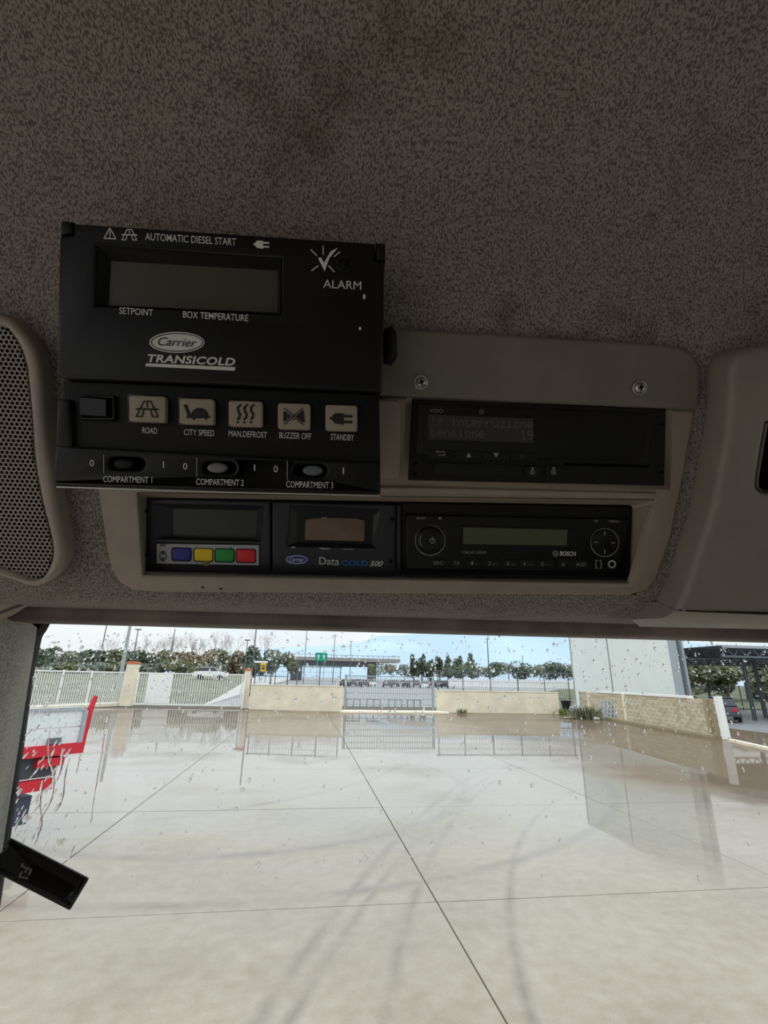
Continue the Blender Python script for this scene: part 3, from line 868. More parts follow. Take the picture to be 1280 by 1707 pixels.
def pole(label, px, ptop, pbase, Y, w=.16, head=None, m=None):
    m = m or m_dgrey
    b = at(px, pbase, Y); t_ = at(px, ptop, Y); b.z = terrain(b.x, b.y); h = t_.z-b.z
    t = thing('street_lamp', label, 'pole', Matrix.Translation(b))
    bmobj('shaft', m, t, lambda bm: tube(bm, [(0, 0, 0), (0, 0, h)], [w/2, w*.35], 8), 40)
    if head: bmobj('lamp_head', m, t, lambda bm: box(bm, (-head*.5, -.1, h), (head*.5, .1, h+.16)), 0)
pole('thick tall leaning-looking pole rising behind the white palisade fence', 203, 1035, 1117, 55, .42, None, m_galv)
pole('thin tall pole behind the fence, nearer its far end from the gate', 164, 1030, 1110, 70, .18)
pole('short lamp post with flat head beside the thick pole', 222, 1050, 1096, 80, .2, .9)
pole('thin pole behind the leafless trees above the barred gate', 286, 1048, 1085, 90, .2)
pole('tall slim lamp column directly behind the slimmer gate pillar', 420, 1030, 1118, 60, .18)
pole('short pole with square box head beside the slim lamp column', 408, 1068, 1110, 75, .18, .8)
pole('slim lamp column left of the green road sign', 508, 1050, 1100, 140, .25, 1.4)
pole('slim lamp column just right of the green road sign', 556, 1060, 1104, 150, .25, 1.4)
pole('lamp column above the end of the overpass', 584, 1070, 1104, 160, .25, 1.2)
pole('isolated dark lamp post against the blue hill', 814, 1066, 1104, 150, .42, 1.2)
pole('small far lamp post left of the warehouse', 872, 1094, 1112, 170, .3, 1.0)

def bridge():
    Y = 210
    a, b = at(486, 1100, Y), at(628, 1104, Y)
    m, L = seg_frame(a, b)
    t = thing('overpass', 'grey road overpass with dark girder below the green sign', 'bridge', m)
    hz = 4.0
    bmobj('deck', m_bridge, t, lambda bm: box(bm, (-8, 0, 0), (L+10, 9, 1.4)), 0)
    bmobj('girder', m_bridged, t, lambda bm: box(bm, (4, .4, -2.0), (L, 8.6, 0)), 0)
    bmobj('abutment', m_bridged, t, lambda bm: box(bm, (0, 0, -a.z+1), (4.5, 9, 0)), 0)
    bmobj('railing', m_bridge, t, lambda bm: [box(bm, (-8, .1, 2.3), (L+10, .25, 2.5))]+[box(bm, (-8+i*2.2, .1, 1.4), (-7.8+i*2.2, .25, 2.3)) for i in range(int((L+18)/2.2))], 0)
    bmobj('pier', m_bridged, t, lambda bm: box(bm, (L-3, 1, -a.z+1), (L, 8, -2)), 0)
bridge()
def signs():
    Y = 150; o = at(534, 1118, Y); o.z = terrain(o.x, o.y)
    t = thing('road_sign', 'green rounded road sign with white arrows in front of the overpass', 'sign', Matrix.Translation(o))
    zc = at(534, 1095, Y).z-o.z
    rot = Matrix.Rotation(math.pi/2, 4, 'X')
    bmobj('board', m_green, t, lambda bm: prism(bm, rounded([Vector((-1.8, -1.2)), Vector((1.8, -1.2)), Vector((1.8, 1.2)), Vector((-1.8, 1.2))], .5), (), -.06, .06), 30, Matrix.Translation((0, 0, zc)) @ rot)
    def ar(bm):
        for x in (-.8, .8): prism(bm, [Vector((x-.12, -.7)), Vector((x+.12, -.7)), Vector((x+.12, .1)), Vector((x+.4, .1)), Vector((x, .7)), Vector((x-.4, .1)), Vector((x-.12, .1))], (), .06, .08)
    bmobj('arrows', m_white, t, ar, 0, Matrix.Translation((0, 0, zc)) @ rot)
    for x in (-1, 1): bmobj('post', m_galv, t, lambda bm: box(bm, (x-.08, .06, 0), (x+.08, .2, zc)), 0)
    Y = 60; o = at(438, 1122, Y)
    t = thing('information_totem', 'yellow roadside totem with white top bar behind the low cream wall', 'sign', Matrix.Translation(o))
    h = at(438, 1105, Y).z-o.z; h2 = at(438, 1102, Y).z-o.z
    bmobj('board', m_yell, t, lambda bm: box(bm, (-.3, -.08, .15), (.3, .08, h)), 0)
    bmobj('frame', m_dgrey, t, lambda bm: (box(bm, (-.36, -.05, -1), (-.3, .05, h)), box(bm, (.3, -.05, -1), (.36, .05, h))), 0)
    bmobj('top_bar', m_white, t, lambda bm: box(bm, (-1.1, -.1, h), (.45, .1, h2)), 0)
    bmobj('emblem', m_ink, t, lambda bm: (box(bm, (-.17, -.1, h*.35), (.17, -.08, h*.55)), box(bm, (-.1, -.1, h*.65), (.1, -.08, h*.8))), 0)
signs()

# ------------------------------------------------------------------ cab shell
C = cabplane(.355, .10, 31)                       # the face of the overhead console
def headliner():
    c24, s24 = math.cos(R(31)), math.sin(R(31))
    back = 0.004
    prof = [(.56, .059), (.50, .0575), (.42, .0535), (.402, .0545), (.390, .0585)]
    S = sorted([-.032+.006*i for i in range(31)]+[HY0, HY1])
    prof += [(.355-s24*q+c24*back, .10+c24*q+s24*back) for q in S]
    prof += [(v.x, v.y) for v in catmull([Vector(p) for p in ((.2665, .257), (.253, .285), (.224, .322), (.168, .357), (.09, .383), (-.06, .40), (-.35, .41), (-.9, .41))], False, 5)]
    xs = sorted([-.64+.01*i for i in range(0, 235)]+[HX0, HX1])
    hole = None
    bm = bmesh.new()
    inv = C.m.inverted()
    V = [[bm.verts.new((x, y, z)) for x in xs] for y, z in prof]
    for a, b in zip(V, V[1:]):
        for i in range(len(xs)-1):
            q = (a[i], a[i+1], b[i+1], b[i])
            ins = True
            for v in q:
                l = inv @ (CAB @ v.co)
                if not (HX0-1e-4 < l.x < HX1+1e-4 and HY0-1e-4 < l.y < HY1+1e-4 and abs(l.z) < .012): ins = False
            if not ins: bm.faces.new(q)
    tag(finish('ceiling', bm, m_fabric, matrix=CAB, smooth=60), kind='structure')
HX0, HY0 = C.p(222, 967); HX1 = C.p(1093, 836).x; HY1 = C.p(640, 600).y
headliner()
def cabbox(name, a, b, m, kind='structure', holes=None):
    bm = bmesh.new(); box(bm, a, b)
    return tag(finish(name, bm, m, matrix=CAB, smooth=0), kind=kind)
def cabwall(name, x0, x1, y0, y1, z0, z1):
    """side wall with one opening"""
    bm = bmesh.new()
    box(bm, (x0, -.9, -1.3), (x1, .75, z0)); box(bm, (x0, -.9, z1), (x1, .56, .46))
    box(bm, (x0, -.9, z0), (x1, y0, z1)); box(bm, (x0, y1, z0), (x1, .56, z1))
    return tag(finish(name, bm, m_wall, matrix=CAB, smooth=0), kind='structure')
cabwall('wall_left', -.66, -.62, -.80, .47, -1.28, .33)          # unseen door opening, made large to let daylight into the cab
cabwall('wall_right', 1.72, 1.76, -.75, .44, -.78, .30)  # unseen side window, enlarged to admit more daylight
cabbox('wall_back', (-.7, -.95, -1.3), (1.76, -.9, .46), m_wall)
cabbox('floor', (-.7, -.95, -1.35), (1.76, .9, -1.3), m_dash)
cabbox('wall_front', (-.7, .60, .062), (1.76, .66, .46), m_wall)
cabbox('roof', (-.7, -.95, .46), (1.76, .66, .5), m_wall)
cabbox('trim_2', (-.62, .55, -1.3), (1.72, .95, -.92), m_dash)      # dashboard, below the frame
for nm, x in (('window_2', 1.74),):
    bm = bmesh.new(); box(bm, (x-.002, -.75, -.78), (x+.002, .44, .30)); tag(finish(nm, bm, m_glass, matrix=CAB, smooth=0), kind='structure')

# header trim above the glass
def header():
    bm = bmesh.new()
    xl = -.405
    prof = [(.600, .072), (.47, .072), (.462, .065), (.462, .052), (.466, .0458), (.476, .0438), (.52, .0465), (.60, .0535)]
    rings = []
    for x, k in ((xl-.014, .25), (xl-.012, .55), (xl-.006, .85), (xl+.004, 1), (1.72, 1)):
        cy, cz = .53, .058
        rings.append([bm.verts.new((x, cy+(y-cy)*k, cz+(z-cz)*k)) for y, z in prof])
    for A, B in zip(rings, rings[1:]):
        for i in range(len(A)): bm.faces.new((A[i], A[(i+1) % len(A)], B[(i+1) % len(A)], B[i]))
    bm.faces.new(rings[0]); bm.faces.new(rings[-1][::-1])
    tag(finish('trim_1', bm, m_trim, matrix=CAB, smooth=50), kind='structure')
header()

# windscreen: raked glass with black edge band and rain
RAKE = -14
W = cabplane(.60, .05, RAKE)
def windscreen():
    t = bpy.data.objects.new('window_1', None); COL.objects.link(t); t.matrix_world = W.m; tag(t, kind='structure')
    left = [(70, 1047), (63, 1058), (57, 1085), (50, 1115), (34, 1225), (12, 1370), (4, 1420), (-30, 1640)]
    L = W.pts(left)
    top = L[0].y+.03
    x1 = 1.70; y0 = -1.0
    outer = [Vector((L[0].x-.02, top)), Vector((x1, top)), Vector((x1, y0)), Vector((L[-1].x-.03, y0))]
    bm = bmesh.new(); prism(bm, outer, (), -.006, 0)
    finish('glass_pane', bm, m_glass, t, smooth=0)
    edge = catmull(L, False, 4)+[Vector((L[-1].x-.02, y0))]
    out2 = [Vector((-.56, y0)), Vector((-.56, top))]+[Vector((L[0].x+.004, top))]
    bm = bmesh.new(); prism(bm, edge+out2, (), -.010, .004)
    finish('edge_band', bm, m_seal, t, smooth=0)
    rnd = random.Random(5)
    bm = bmesh.new()
    def drop(c, rx, ry, h, ang):
        ca, sa = math.cos(ang), math.sin(ang)
        n = 8; z = -.0062
        rings = []
        for k, (s, q) in enumerate(((1, 0), (.82, .55), (.45, .9))):
            rings.append([bm.verts.new((c.x+(rx*s*math.cos(6.2832*i/n))*ca-(ry*s*math.sin(6.2832*i/n))*sa, c.y+(rx*s*math.cos(6.2832*i/n))*sa+(ry*s*math.sin(6.2832*i/n))*ca, z-h*q)) for i in range(n)])
        tip = bm.verts.new((c.x, c.y, z-h))
        for A, B in zip(rings, rings[1:]):
            for i in range(n): bm.faces.new((A[i], B[i], B[(i+1) % n], A[(i+1) % n]))
        for i in range(n): bm.faces.new((rings[-1][i], tip, rings[-1][(i+1) % n]))
        bm.faces.new(rings[0])
    up_ = Vector((0, 1))
    for i in range(1150):
        px = rnd.uniform(40, 1300); py = 1052+abs(rnd.gauss(0, 1))*95 if rnd.random() < .8 else rnd.uniform(1060, 1480)
        if py < 1046: continue
        c = W.p(px, py)
        r_ = .0006+abs(rnd.gauss(0, .00055)); r_ = min(r_, .0024)
        drop(c, r_*rnd.uniform(.8, 1.1), r_*rnd.uniform(1, 1.7), r_*.55, rnd.uniform(-.5, .2))
    for i in range(150):                          # denser wet patch by the pillar
        px = 18+abs(rnd.gauss(0, 48)); py = rnd.uniform(1120, 1430)
        c = W.p(px, py); r_ = .0006+abs(rnd.gauss(0, .0006))
        drop(c, r_*.7, r_*rnd.uniform(1.4, 3.2), r_*.5, rnd.uniform(-.7, -.1))
    tag(finish('raindrops', bm, m_water, t, smooth=80), kind='stuff')
    bm = bmesh.new()                              # water runs down the glass
    def run(P, w):
        P = [W.p(*p) for p in P]; P = catmull(P, False, 5)
        rows = []
        for i, p in enumerate(P):
            d = (P[min(i+1, len(P)-1)]-P[max(0, i-1)]).normalized(); s = Vector((-d.y, d.x))
            ww = w*(.6+.5*rnd.random())*math.sin(math.pi*(i+.6)/(len(P)+.2))**.5
            rows.append([bm.verts.new((p.x+s.x*ww*k, p.y+s.y*ww*k, -.0062-.45*ww*(1-k*k))) for k in (-1, -.6, 0, .6, 1)])
        for A, B in zip(rows, rows[1:]):
            for i in range(4): bm.faces.new((A[i], A[i+1], B[i+1], B[i]))
            bm.faces.new((A[4], A[0], B[0], B[4]))
        bm.faces.new(rows[0]); bm.faces.new(rows[-1][::-1])
    run([(172, 1200), (166, 1250), (158, 1290), (150, 1340), (146, 1375)], .0012)
    run([(78, 1215), (76, 1260), (84, 1290), (80, 1330), (60, 1370), (56, 1405)], .0016)
    run([(100, 1245), (96, 1280), (88, 1300), (70, 1318), (50, 1330)], .002)
    run([(112, 1262), (104, 1285), (98, 1330), (90, 1350)], .0016)
    run([(66, 1300), (60, 1340), (62, 1375), (50, 1410)], .002)
    tag(finish('water_runs', bm, m_water, t, smooth=80), kind='stuff')
windscreen()

def pillar_trim():
    A = catmull([Vector(p) for p in ((62, 1046), (56, 1085), (34, 1225), (8, 1390), (-30, 1640))], False, 5)
    bm = bmesh.new(); rows = []
    for i, q in enumerate(A):
        d = ray(q.x, q.y)
        base = W.o + W.u*W.p(q.x, q.y, .006).x + W.v*W.p(q.x, q.y, .006).y + W.n*.006
        yb = CABR @ Vector((0, 1, 0)); xb = CABR @ Vector((1, 0, 0))
        rows.append([bm.verts.new(base+xb*dx+yb*dy) for dx, dy in ((-.02, .004), (0, 0), (.004, -.010), (.018, -.04), (.034, -.075), (.046, -.11), (.046, -.14))])
    for a, b in zip(rows, rows[1:]):
        for i in range(len(a)-1): bm.faces.new((a[i], b[i], b[i+1], a[i+1]))
    o = tag(finish('trim_3', bm, m_fabric2, smooth=60), kind='structure')
    # corner piece between speaker, headliner and pillar
    bm = bmesh.new()
    P = cabplane(.43, .06, 40)
    prism(bm, rounded(P.pts([(-60, 940), (10, 972), (66, 998), (58, 1004), (22, 1026), (8, 1034), (-60, 1050)]), .004), (), -.02, 0, .004)
    tag(finish('trim_4', bm, m_spk, matrix=P.m, smooth=40), kind='structure')
    # oval cap
    P = Frame(cab(-.43, .50, .03), CABR @ Vector((.72, -.69, 0)), CABR @ Vector((.69, -.72, -.1)))
    cpt = P.p(26, 1050)
    n_ = Frame(P.o, P.u, P.n)
    t = thing('pillar_cap', 'small grey oval plug on the pale pillar beside the header trim', 'plug', n_.m)
    bm = bmesh.new(); prism(bm, [Vector((p.x, p.y)) for p in circle(cpt, .0085, 20, .017)], (), -.012, .002, .0015); finish('cap_face', bm, m_cap, t, smooth=40)
    bm = bmesh.new(); prism(bm, circle(cpt, .0095, 20, .0182), (circle(cpt, .0082, 20, .0168),), -.012, .001); finish('dark_rim', bm, m_seal, t, smooth=40)
pillar_trim()

# ------------------------------------------------------------------ lettering and marks
_tc = {}
def text_mesh(s, bold=0.0, shear=0.0, spacing=1.0):
    k = (s, bold, shear, spacing)
    if k in _tc: return _tc[k]
    cu = bpy.data.curves.new('lettering', 'FONT'); cu.body = s; cu.resolution_u = 3; cu.offset = bold; cu.shear = shear; cu.space_character = spacing
    o = bpy.data.objects.new('lettering', cu); COL.objects.link(o)
    dg = bpy.context.evaluated_depsgraph_get()
    me = bpy.data.meshes.new_from_object(o.evaluated_get(dg))
    bpy.data.objects.remove(o); bpy.data.curves.remove(cu)
    _tc[k] = me
    return me
CAP = max(v.co.y for v in text_mesh('H').vertices)
def text(s, fr, pL, pR, cap_px, m, parent, z=.0004, bold=0.0, shear=0.0, spacing=1.0, name='lettering'):
    """baseline from pixel pL to pR, cap height in pixels"""
    me = text_mesh(s, bold, shear, spacing).copy()
    a, b = fr.p(*pL, z), fr.p(*pR, z)
    x0 = min(v.co.x for v in me.vertices); x1 = max(v.co.x for v in me.vertices)
    sx = (b-a).length/(x1-x0); sy = cap_px*fr.mmpp(pL[0], pL[1], z)/CAP
    ang = math.atan2((b-a).y, (b-a).x)
    mt = Matrix.Translation((a.x, a.y, z)) @ Matrix.Rotation(ang, 4, 'Z') @ Matrix.Diagonal((sx, sy, 1, 1)) @ Matrix.Translation((-x0, 0, 0))
    me.transform(mt)
    me.materials.clear(); me.materials.append(m)
    o = bpy.data.objects.new(name, me); COL.objects.link(o); o.parent = parent
    return o
def marks(name, fr, polys, m, parent, z=.0004, th=.00025):
    bm = bmesh.new()
    for P in polys: prism(bm, fr.pts(P, z), (), z-th, z)
    return finish(name, bm, m, parent, smooth=0)
def stroke(P, w):
    """pixel polyline -> pixel quads"""
    out = []
    for a, b in zip(P, P[1:]):
        dx, dy = b[0]-a[0], b[1]-a[1]; l = math.hypot(dx, dy) or 1; nx, ny = -dy/l*w/2, dx/l*w/2
        ex, ey = dx/l*w*.3, dy/l*w*.3
        out.append([(a[0]+nx-ex, a[1]+ny-ey), (b[0]+nx+ex, b[1]+ny+ey), (b[0]-nx+ex, b[1]-ny+ey), (a[0]-nx-ex, a[1]-ny-ey)])
    return out
def ell(cx, cy, rx, ry, n=24, a0=0, a1=2*math.pi):
    return [(cx+rx*math.cos(a0+(a1-a0)*i/n), cy+ry*math.sin(a0+(a1-a0)*i/n)) for i in range(n if abs(a1-a0) > 6.28 else n+1)]
def stadium(cx, cy, rx, ry):
    return ell(cx+rx-ry, cy+(rx-ry)*.02, ry, ry, 10, -math.pi/2, math.pi/2)+ell(cx-rx+ry, cy-(rx-ry)*.02, ry, ry, 10, math.pi/2, 3*math.pi/2)
def ring(name, fr, cx, cy, rx, ry, w, m, parent, z=.0004, th=.0003):
    bm = bmesh.new()
    prism(bm, fr.pts(ell(cx, cy, rx, ry, 36), z), (fr.pts(ell(cx, cy, rx-w, ry-w, 36), z),), z-th, z)
    return finish(name, bm, m, parent, smooth=0)
def quad(x0, y0, x1, y1, sk=0.0):
    """pixel rect whose top/bottom edges fall by sk per pixel to the right"""
    d = (x1-x0)*sk
    return [(x0, y0), (x1, y0+d), (x1, y1+d), (x0, y1)]

# 5x7 dot characters
F57 = {'i': '00100 00000 01100 00100 00100 00100 01110', 'n': '00000 00000 10110 11001 10001 10001 10001', 't': '01000 01000 11100 01000 01000 01001 00110',
       'e': '00000 00000 01110 10001 11111 10000 01110', 'r': '00000 00000 10110 11001 10000 10000 10000', 'u': '00000 00000 10001 10001 10001 10011 01101',
       'z': '00000 00000 11111 00010 00100 01000 11111', 'o': '00000 00000 01110 10001 10001 10001 01110', 's': '00000 00000 01110 10000 01110 00001 11110',
       '1': '00100 01100 00100 00100 00100 00100 01110', '9': '01110 10001 10001 01111 00001 00010 01100', '!': '00100 00100 00100 00100 00100 00000 00100',
       '+': '00100 00100 11111 00000 01110 00100 00100', ' ': '00000 00000 00000 00000 00000 00000 00000'}
def dots(name, fr, rows, x0, y0, cw, ch, sk, m, parent, z):
    """rows of text in a dot matrix: x0,y0 top left pixel, cw char pitch, ch row pitch"""
    polys = []
    for r_, s in enumerate(rows):
        for c_, chx in enumerate(s):
            for j, line in enumerate(F57[chx].split()):
                for i, b in enumerate(line):
                    if b == '1':
                        px = x0+c_*cw+i*cw/6; py = y0+r_*ch+j*ch/8.4+(px-x0)*sk
                        polys.append(quad(px, py, px+cw/6*.85, py+ch/8.4*.85, sk))
    return marks(name, fr, polys, m, parent, z)

# ------------------------------------------------------------------ overhead console
def console():
    t = thing('overhead_console', 'taupe plastic overhead console holding the tachograph and car radio', 'console', C.m)
    outer = [(150, 720), (154, 770), (163, 820), (177, 914), (185, 950), (199, 972), (221, 984), (260, 987.5), (640, 990), (1050, 993), (1078, 985), (1095, 966), (1119, 895), (1141, 788), (1158, 690), (1159, 684), (660, 662)]
    bay = [(229, 822), (1091, 834), (1049, 973), (238, 959)]
    tac = [(682, 662), (1116, 679), (1113, 812), (675, 803)]
    plate('bezel', C, outer, m_bez, t, [bay, tac], -.0038, 0, .0022)
    inner = [(241, 829), (1054, 842), (1050, 967), (243, 957)]
    A = rounded(C.pts(bay, 0), .003); B = rounded(C.pts(inner, -.014), .003)
    funnel('bay_surround', A, -.0003, B, -.014, m_bez, t)
    # upper fascia
    up_ = [(560, 540), (664, 547), (900, 561), (1085, 572), (1130, 577), (1152, 586), (1165, 602), (1168, 622), (1167, 674), (1161, 685), (1100, 682), (690, 663), (640, 660), (560, 657)]
    fas = plate('upper_fascia', C, up_, m_bezd, t, (), -.0038, .004, .003)
    for px, py in ((702, 637), (1068, 646)):
        s = C.mmpp(px, py); c = C.p(px, py, .006)
        o = bmobj('screw', m_metal, fas, lambda bm: (prism(bm, circle(c, 12*s, 24), (circle(c, 8.6*s, 24),), .003, .0052, .0005), prism(bm, circle(c, 8.6*s, 20), (), .0035, .0066, .0022)), 50)
        a = random.uniform(0, 1)
        bmobj('drive_slot', m_void, fas, lambda bm: [prism(bm, [c+Vector((math.cos(a+k)*x-math.sin(a+k)*y, math.sin(a+k)*x+math.cos(a+k)*y)) for x, y in ((-.0022, -.0006), (.0022, -.0006), (.0022, .0006), (-.0022, .0006))], (), .0062, .0068) for k in (0, math.pi/2)], 0)
    plate('side_pad', C, [(600, 665), (662, 668), (667.5, 676), (667, 794), (660, 800), (600, 797)], m_bez, t, (), 0, .003, .0015)
    # ledge under the tachograph
    plate('ledge', C, [(600, 812), (680, 812), (1093, 822), (1091, 833), (680, 823), (600, 820)], m_bez, t, (), 0, .0035, .0016)
    for px, py in ((338, 979), (368, 981)):
        c = C.p(px, py); bmobj('scuff', m_ink, t, lambda bm: prism(bm, circle(c, .0014, 7, .0008), (), 0, .0002), 0)
console()

# ------------------------------------------------------------------ tachograph
def tacho():
    F = C
    t = thing('tachograph', 'black digital tachograph with two line display in the upper console slot', 'tachograph', F.m)
    z = .0045
    plate('housing', F, [(688, 665), (1111, 682), (1108, 810), (681, 801)], m_blk2, t, (), -.012, .0035, .0012)
    plate('face_panel', F, [(697, 673), (1082, 689), (1080, 770), (694, 757)], m_gloss, t, (), .003, z, .0006)
    scr = plate('screen', F, [(714, 691), (889, 698), (888.5, 738), (713.5, 732.5)], m_lcdt, t, (), z-.0005, z+.0003)
    dots('screen_text', F, ['!+ interruzione', 'tensione     19'], 717, 694, 11.6, 18.2, .033, m_dot, t, z+.0006)
    text('VDO', F, (715, 687), (739, 687.5), 5, m_dim, t, z+.0003, spacing=1.1)
    ring('chip_symbol', F, 803, 686.5, 4.5, 4.5, 1, m_faint, t, z+.0003); marks('chip_mark', F, [quad(801.5, 684.5, 805, 688.5)], m_faint, t, z+.0003)
    # key row
    for i, x in enumerate((714, 760, 806, 852)):
        plate('key', F, [(x, 749+i*1.4), (x+43, 750.4+i*1.4), (x+43, 765+i*1.4), (x, 763.6+i*1.4)], m_blk, t, (), z-.0005, z+.0006, .0003)
    marks('key_symbols', F, [[(777, 762), (785.5, 762.2), (781.3, 754.5)], [(822.5, 755), (831.5, 755.3), (827, 763)]]+stroke([(731, 758.5), (741, 759), (741, 753.5), (729, 753)], 1.4)+[[(729, 750.5), (729, 755.5), (726, 753)]], m_dim, t, z+.001)
    marks('key_bars', F, stroke([(868, 758), (868, 764)], 1)+stroke([(872, 759), (872, 764)], 1), m_faint, t, z+.001)
    # card slots, drawer line, bottom keys
    plate('printer_drawer', F, [(726, 771), (870, 776), (870, 796), (725, 791)], m_blk, t, (), .003, z, .0005)
    plate('card_slot', F, [(940, 771), (1082, 775), (1082, 780), (940, 776)], m_void, t, (), .003, .0037)
    for px in (887.6, 923):
        plate('driver_key', F, quad(px-13, 777, px+13, 794, .03), m_blk, t, (), .003, z+.0005, .0004)
        marks('driver_symbol', F, [ell(px, 780.5, 2, 2, 10), ell(px, 787, 4, 4.2, 14)], m_dim, t, z+.0009)
        ring('driver_ring', F, px, 787, 2.6, 2.6, 1.2, m_blk, t, z+.0011)
    for px, py in ((1105, 707), (1104, 787), (693, 772), (692, 790)):
        c = F.p(px, py, z); bmobj('release_hole', m_void, t, lambda bm: prism(bm, circle(c, .0013, 14), (), .0032, .0037), 0)
tacho()

# ------------------------------------------------------------------ temperature recorder (lower bay)
def recorder():
    F = Frame(C.o - C.n*.013, C.u, C.n)
    t = thing('temperature_recorder', 'black temperature recorder with four coloured keys and a small paper window', 'recorder', F.m)
    L = plate('control_module', F, [(243, 831.5), (450, 836), (451, 957.5), (242, 953)], m_navy, t, [[(258, 840), (440, 843), (434, 903), (258, 898)]], -.012, 0, .0012)
    A = F.pts([(258, 840), (440, 843), (434, 903), (258, 898)]); B = F.pts([(290, 848), (429, 851.5), (425, 900), (290, 896)], -.006)
    funnel('screen_surround', A, -.0002, B, -.006, m_navy, t, 0)
    plate('screen', F, [(286, 845), (433, 849), (429, 902), (286, 898)], m_lcdd, t, (), -.009, -.0058)
    k = plate('keypad_foil', F, [(258.4, 904), (433.6, 906.5), (433.6, 945), (258.4, 942)], m_blk2, t, (), -.001, .0003)
    plate('keypad_sheet', F, [(261, 906.5), (431.5, 909), (431.5, 942.5), (261, 939.5)], m_strip, k, (), .0002, .0006)
    for x0, y0, x1, y1, m, nm in ((287, 914, 317.6, 934, m_blue, 'blue key'), (323.7, 914.8, 354, 935, m_yel, 'yellow key'), (359, 915.5, 389.5, 936, m_grn, 'green key'), (394.5, 916, 425, 936.8, m_red, 'red key')):
        plate('key_border', F, quad(x0-1.5, y0-1.5, x1+1.5, y1+1.5, .02), m_blk2, k, (), .0004, .0009, r=.0022)
        o = plate('key', F, quad(x0, y0, x1, y1, .02), m, k, (), .0005, .0017, .0005, r=.0018); tag(o, nm)
    ring('info_ring', F, 271.5, 927, 6, 9, 1.6, m_ink, k, .0008); marks('info_mark', F, [ell(271.5, 922.5, 2.4, 2.4, 8), ell(271.5, 931.5, 2.4, 2.4, 8)]+stroke([(268, 911), (268, 906.8)], 1)+stroke([(271, 911), (271, 906.8)], 1)+stroke([(274, 911), (274, 907)], 1)+stroke([(268, 909), (275, 909)], .8), m_ink, k, .0008)
    marks('sticker_scrap', F, [[(338, 934), (349, 934), (350, 941), (345, 944), (337, 942)]], m_paper, k, .001)
    marks('scratch', F, stroke([(384, 912), (386, 916)], 1.2), m_ink, k, .0009)
    Rr = plate('printer_module', F, [(453.5, 837), (655, 841.5), (659, 843), (658, 960), (654, 961), (453.5, 957.5)], m_navy, t, [[(485, 843), (636, 849), (628, 914), (478.5, 910.5)]], -.012, 0, .0012)
    A = F.pts([(485, 843), (636, 849), (628, 914), (478.5, 910.5)]); B = F.pts([(496, 858), (622, 860), (619, 907), (495, 904)], -.005)
    funnel('printer_recess', A, -.0002, B, -.005, m_navy, t, 0)
    plate('recess_back', F, [(492, 852), (627, 856), (624, 911), (490, 908)], m_blk, t, (), -.009, -.0048)
    plate('paper_window', F, [(509, 866), (525, 863.5), (560, 863), (594, 864), (608, 868), (607, 902.6), (508, 900)], m_paper, t, (), -.005, -.0035, .0004)
    marks('torn_label', F, [[(484, 912), (491, 910.5), (493, 912.5), (487, 914.5)], [(530, 912.5), (552, 914), (546, 916.5), (536, 916)], [(572, 914.5), (590, 915), (590, 916.2), (572, 915.8)]]+[[(535, 862.5), (545, 862), (545, 864), (537, 864)]], m_dim, t, .0003)
    for px, py in ((245, 852), (244.4, 925), (653.7, 865), (651.5, 936)):
        c = F.p(px, py); bmobj('release_hole', m_void, t, lambda bm: prism(bm, circle(c, .0015, 14), (), -.0005, .0003), 0)
    badge = plate('oval_badge', F, ell(494.6, 933, 19, 8.2, 30), m_logo, t, (), -.0005, .0005)
    ring('oval_rim', F, 494.6, 933, 18, 7.3, 1.1, m_print, badge, .0008)
    text('Carrier', F, (482, 936), (507, 936.4), 7, m_print, badge, .0009, .004, .35)
    text('Data', F, (532, 941), (565, 942), 13, m_print, t, .0004)
    text('COLD', F, (569, 942.3), (613, 943.6), 9, m_cold, t, .0004, .025)
    text('500', F, (616, 943.6), (638, 944.4), 9, m_print, t, .0004, .015, .35)
recorder()

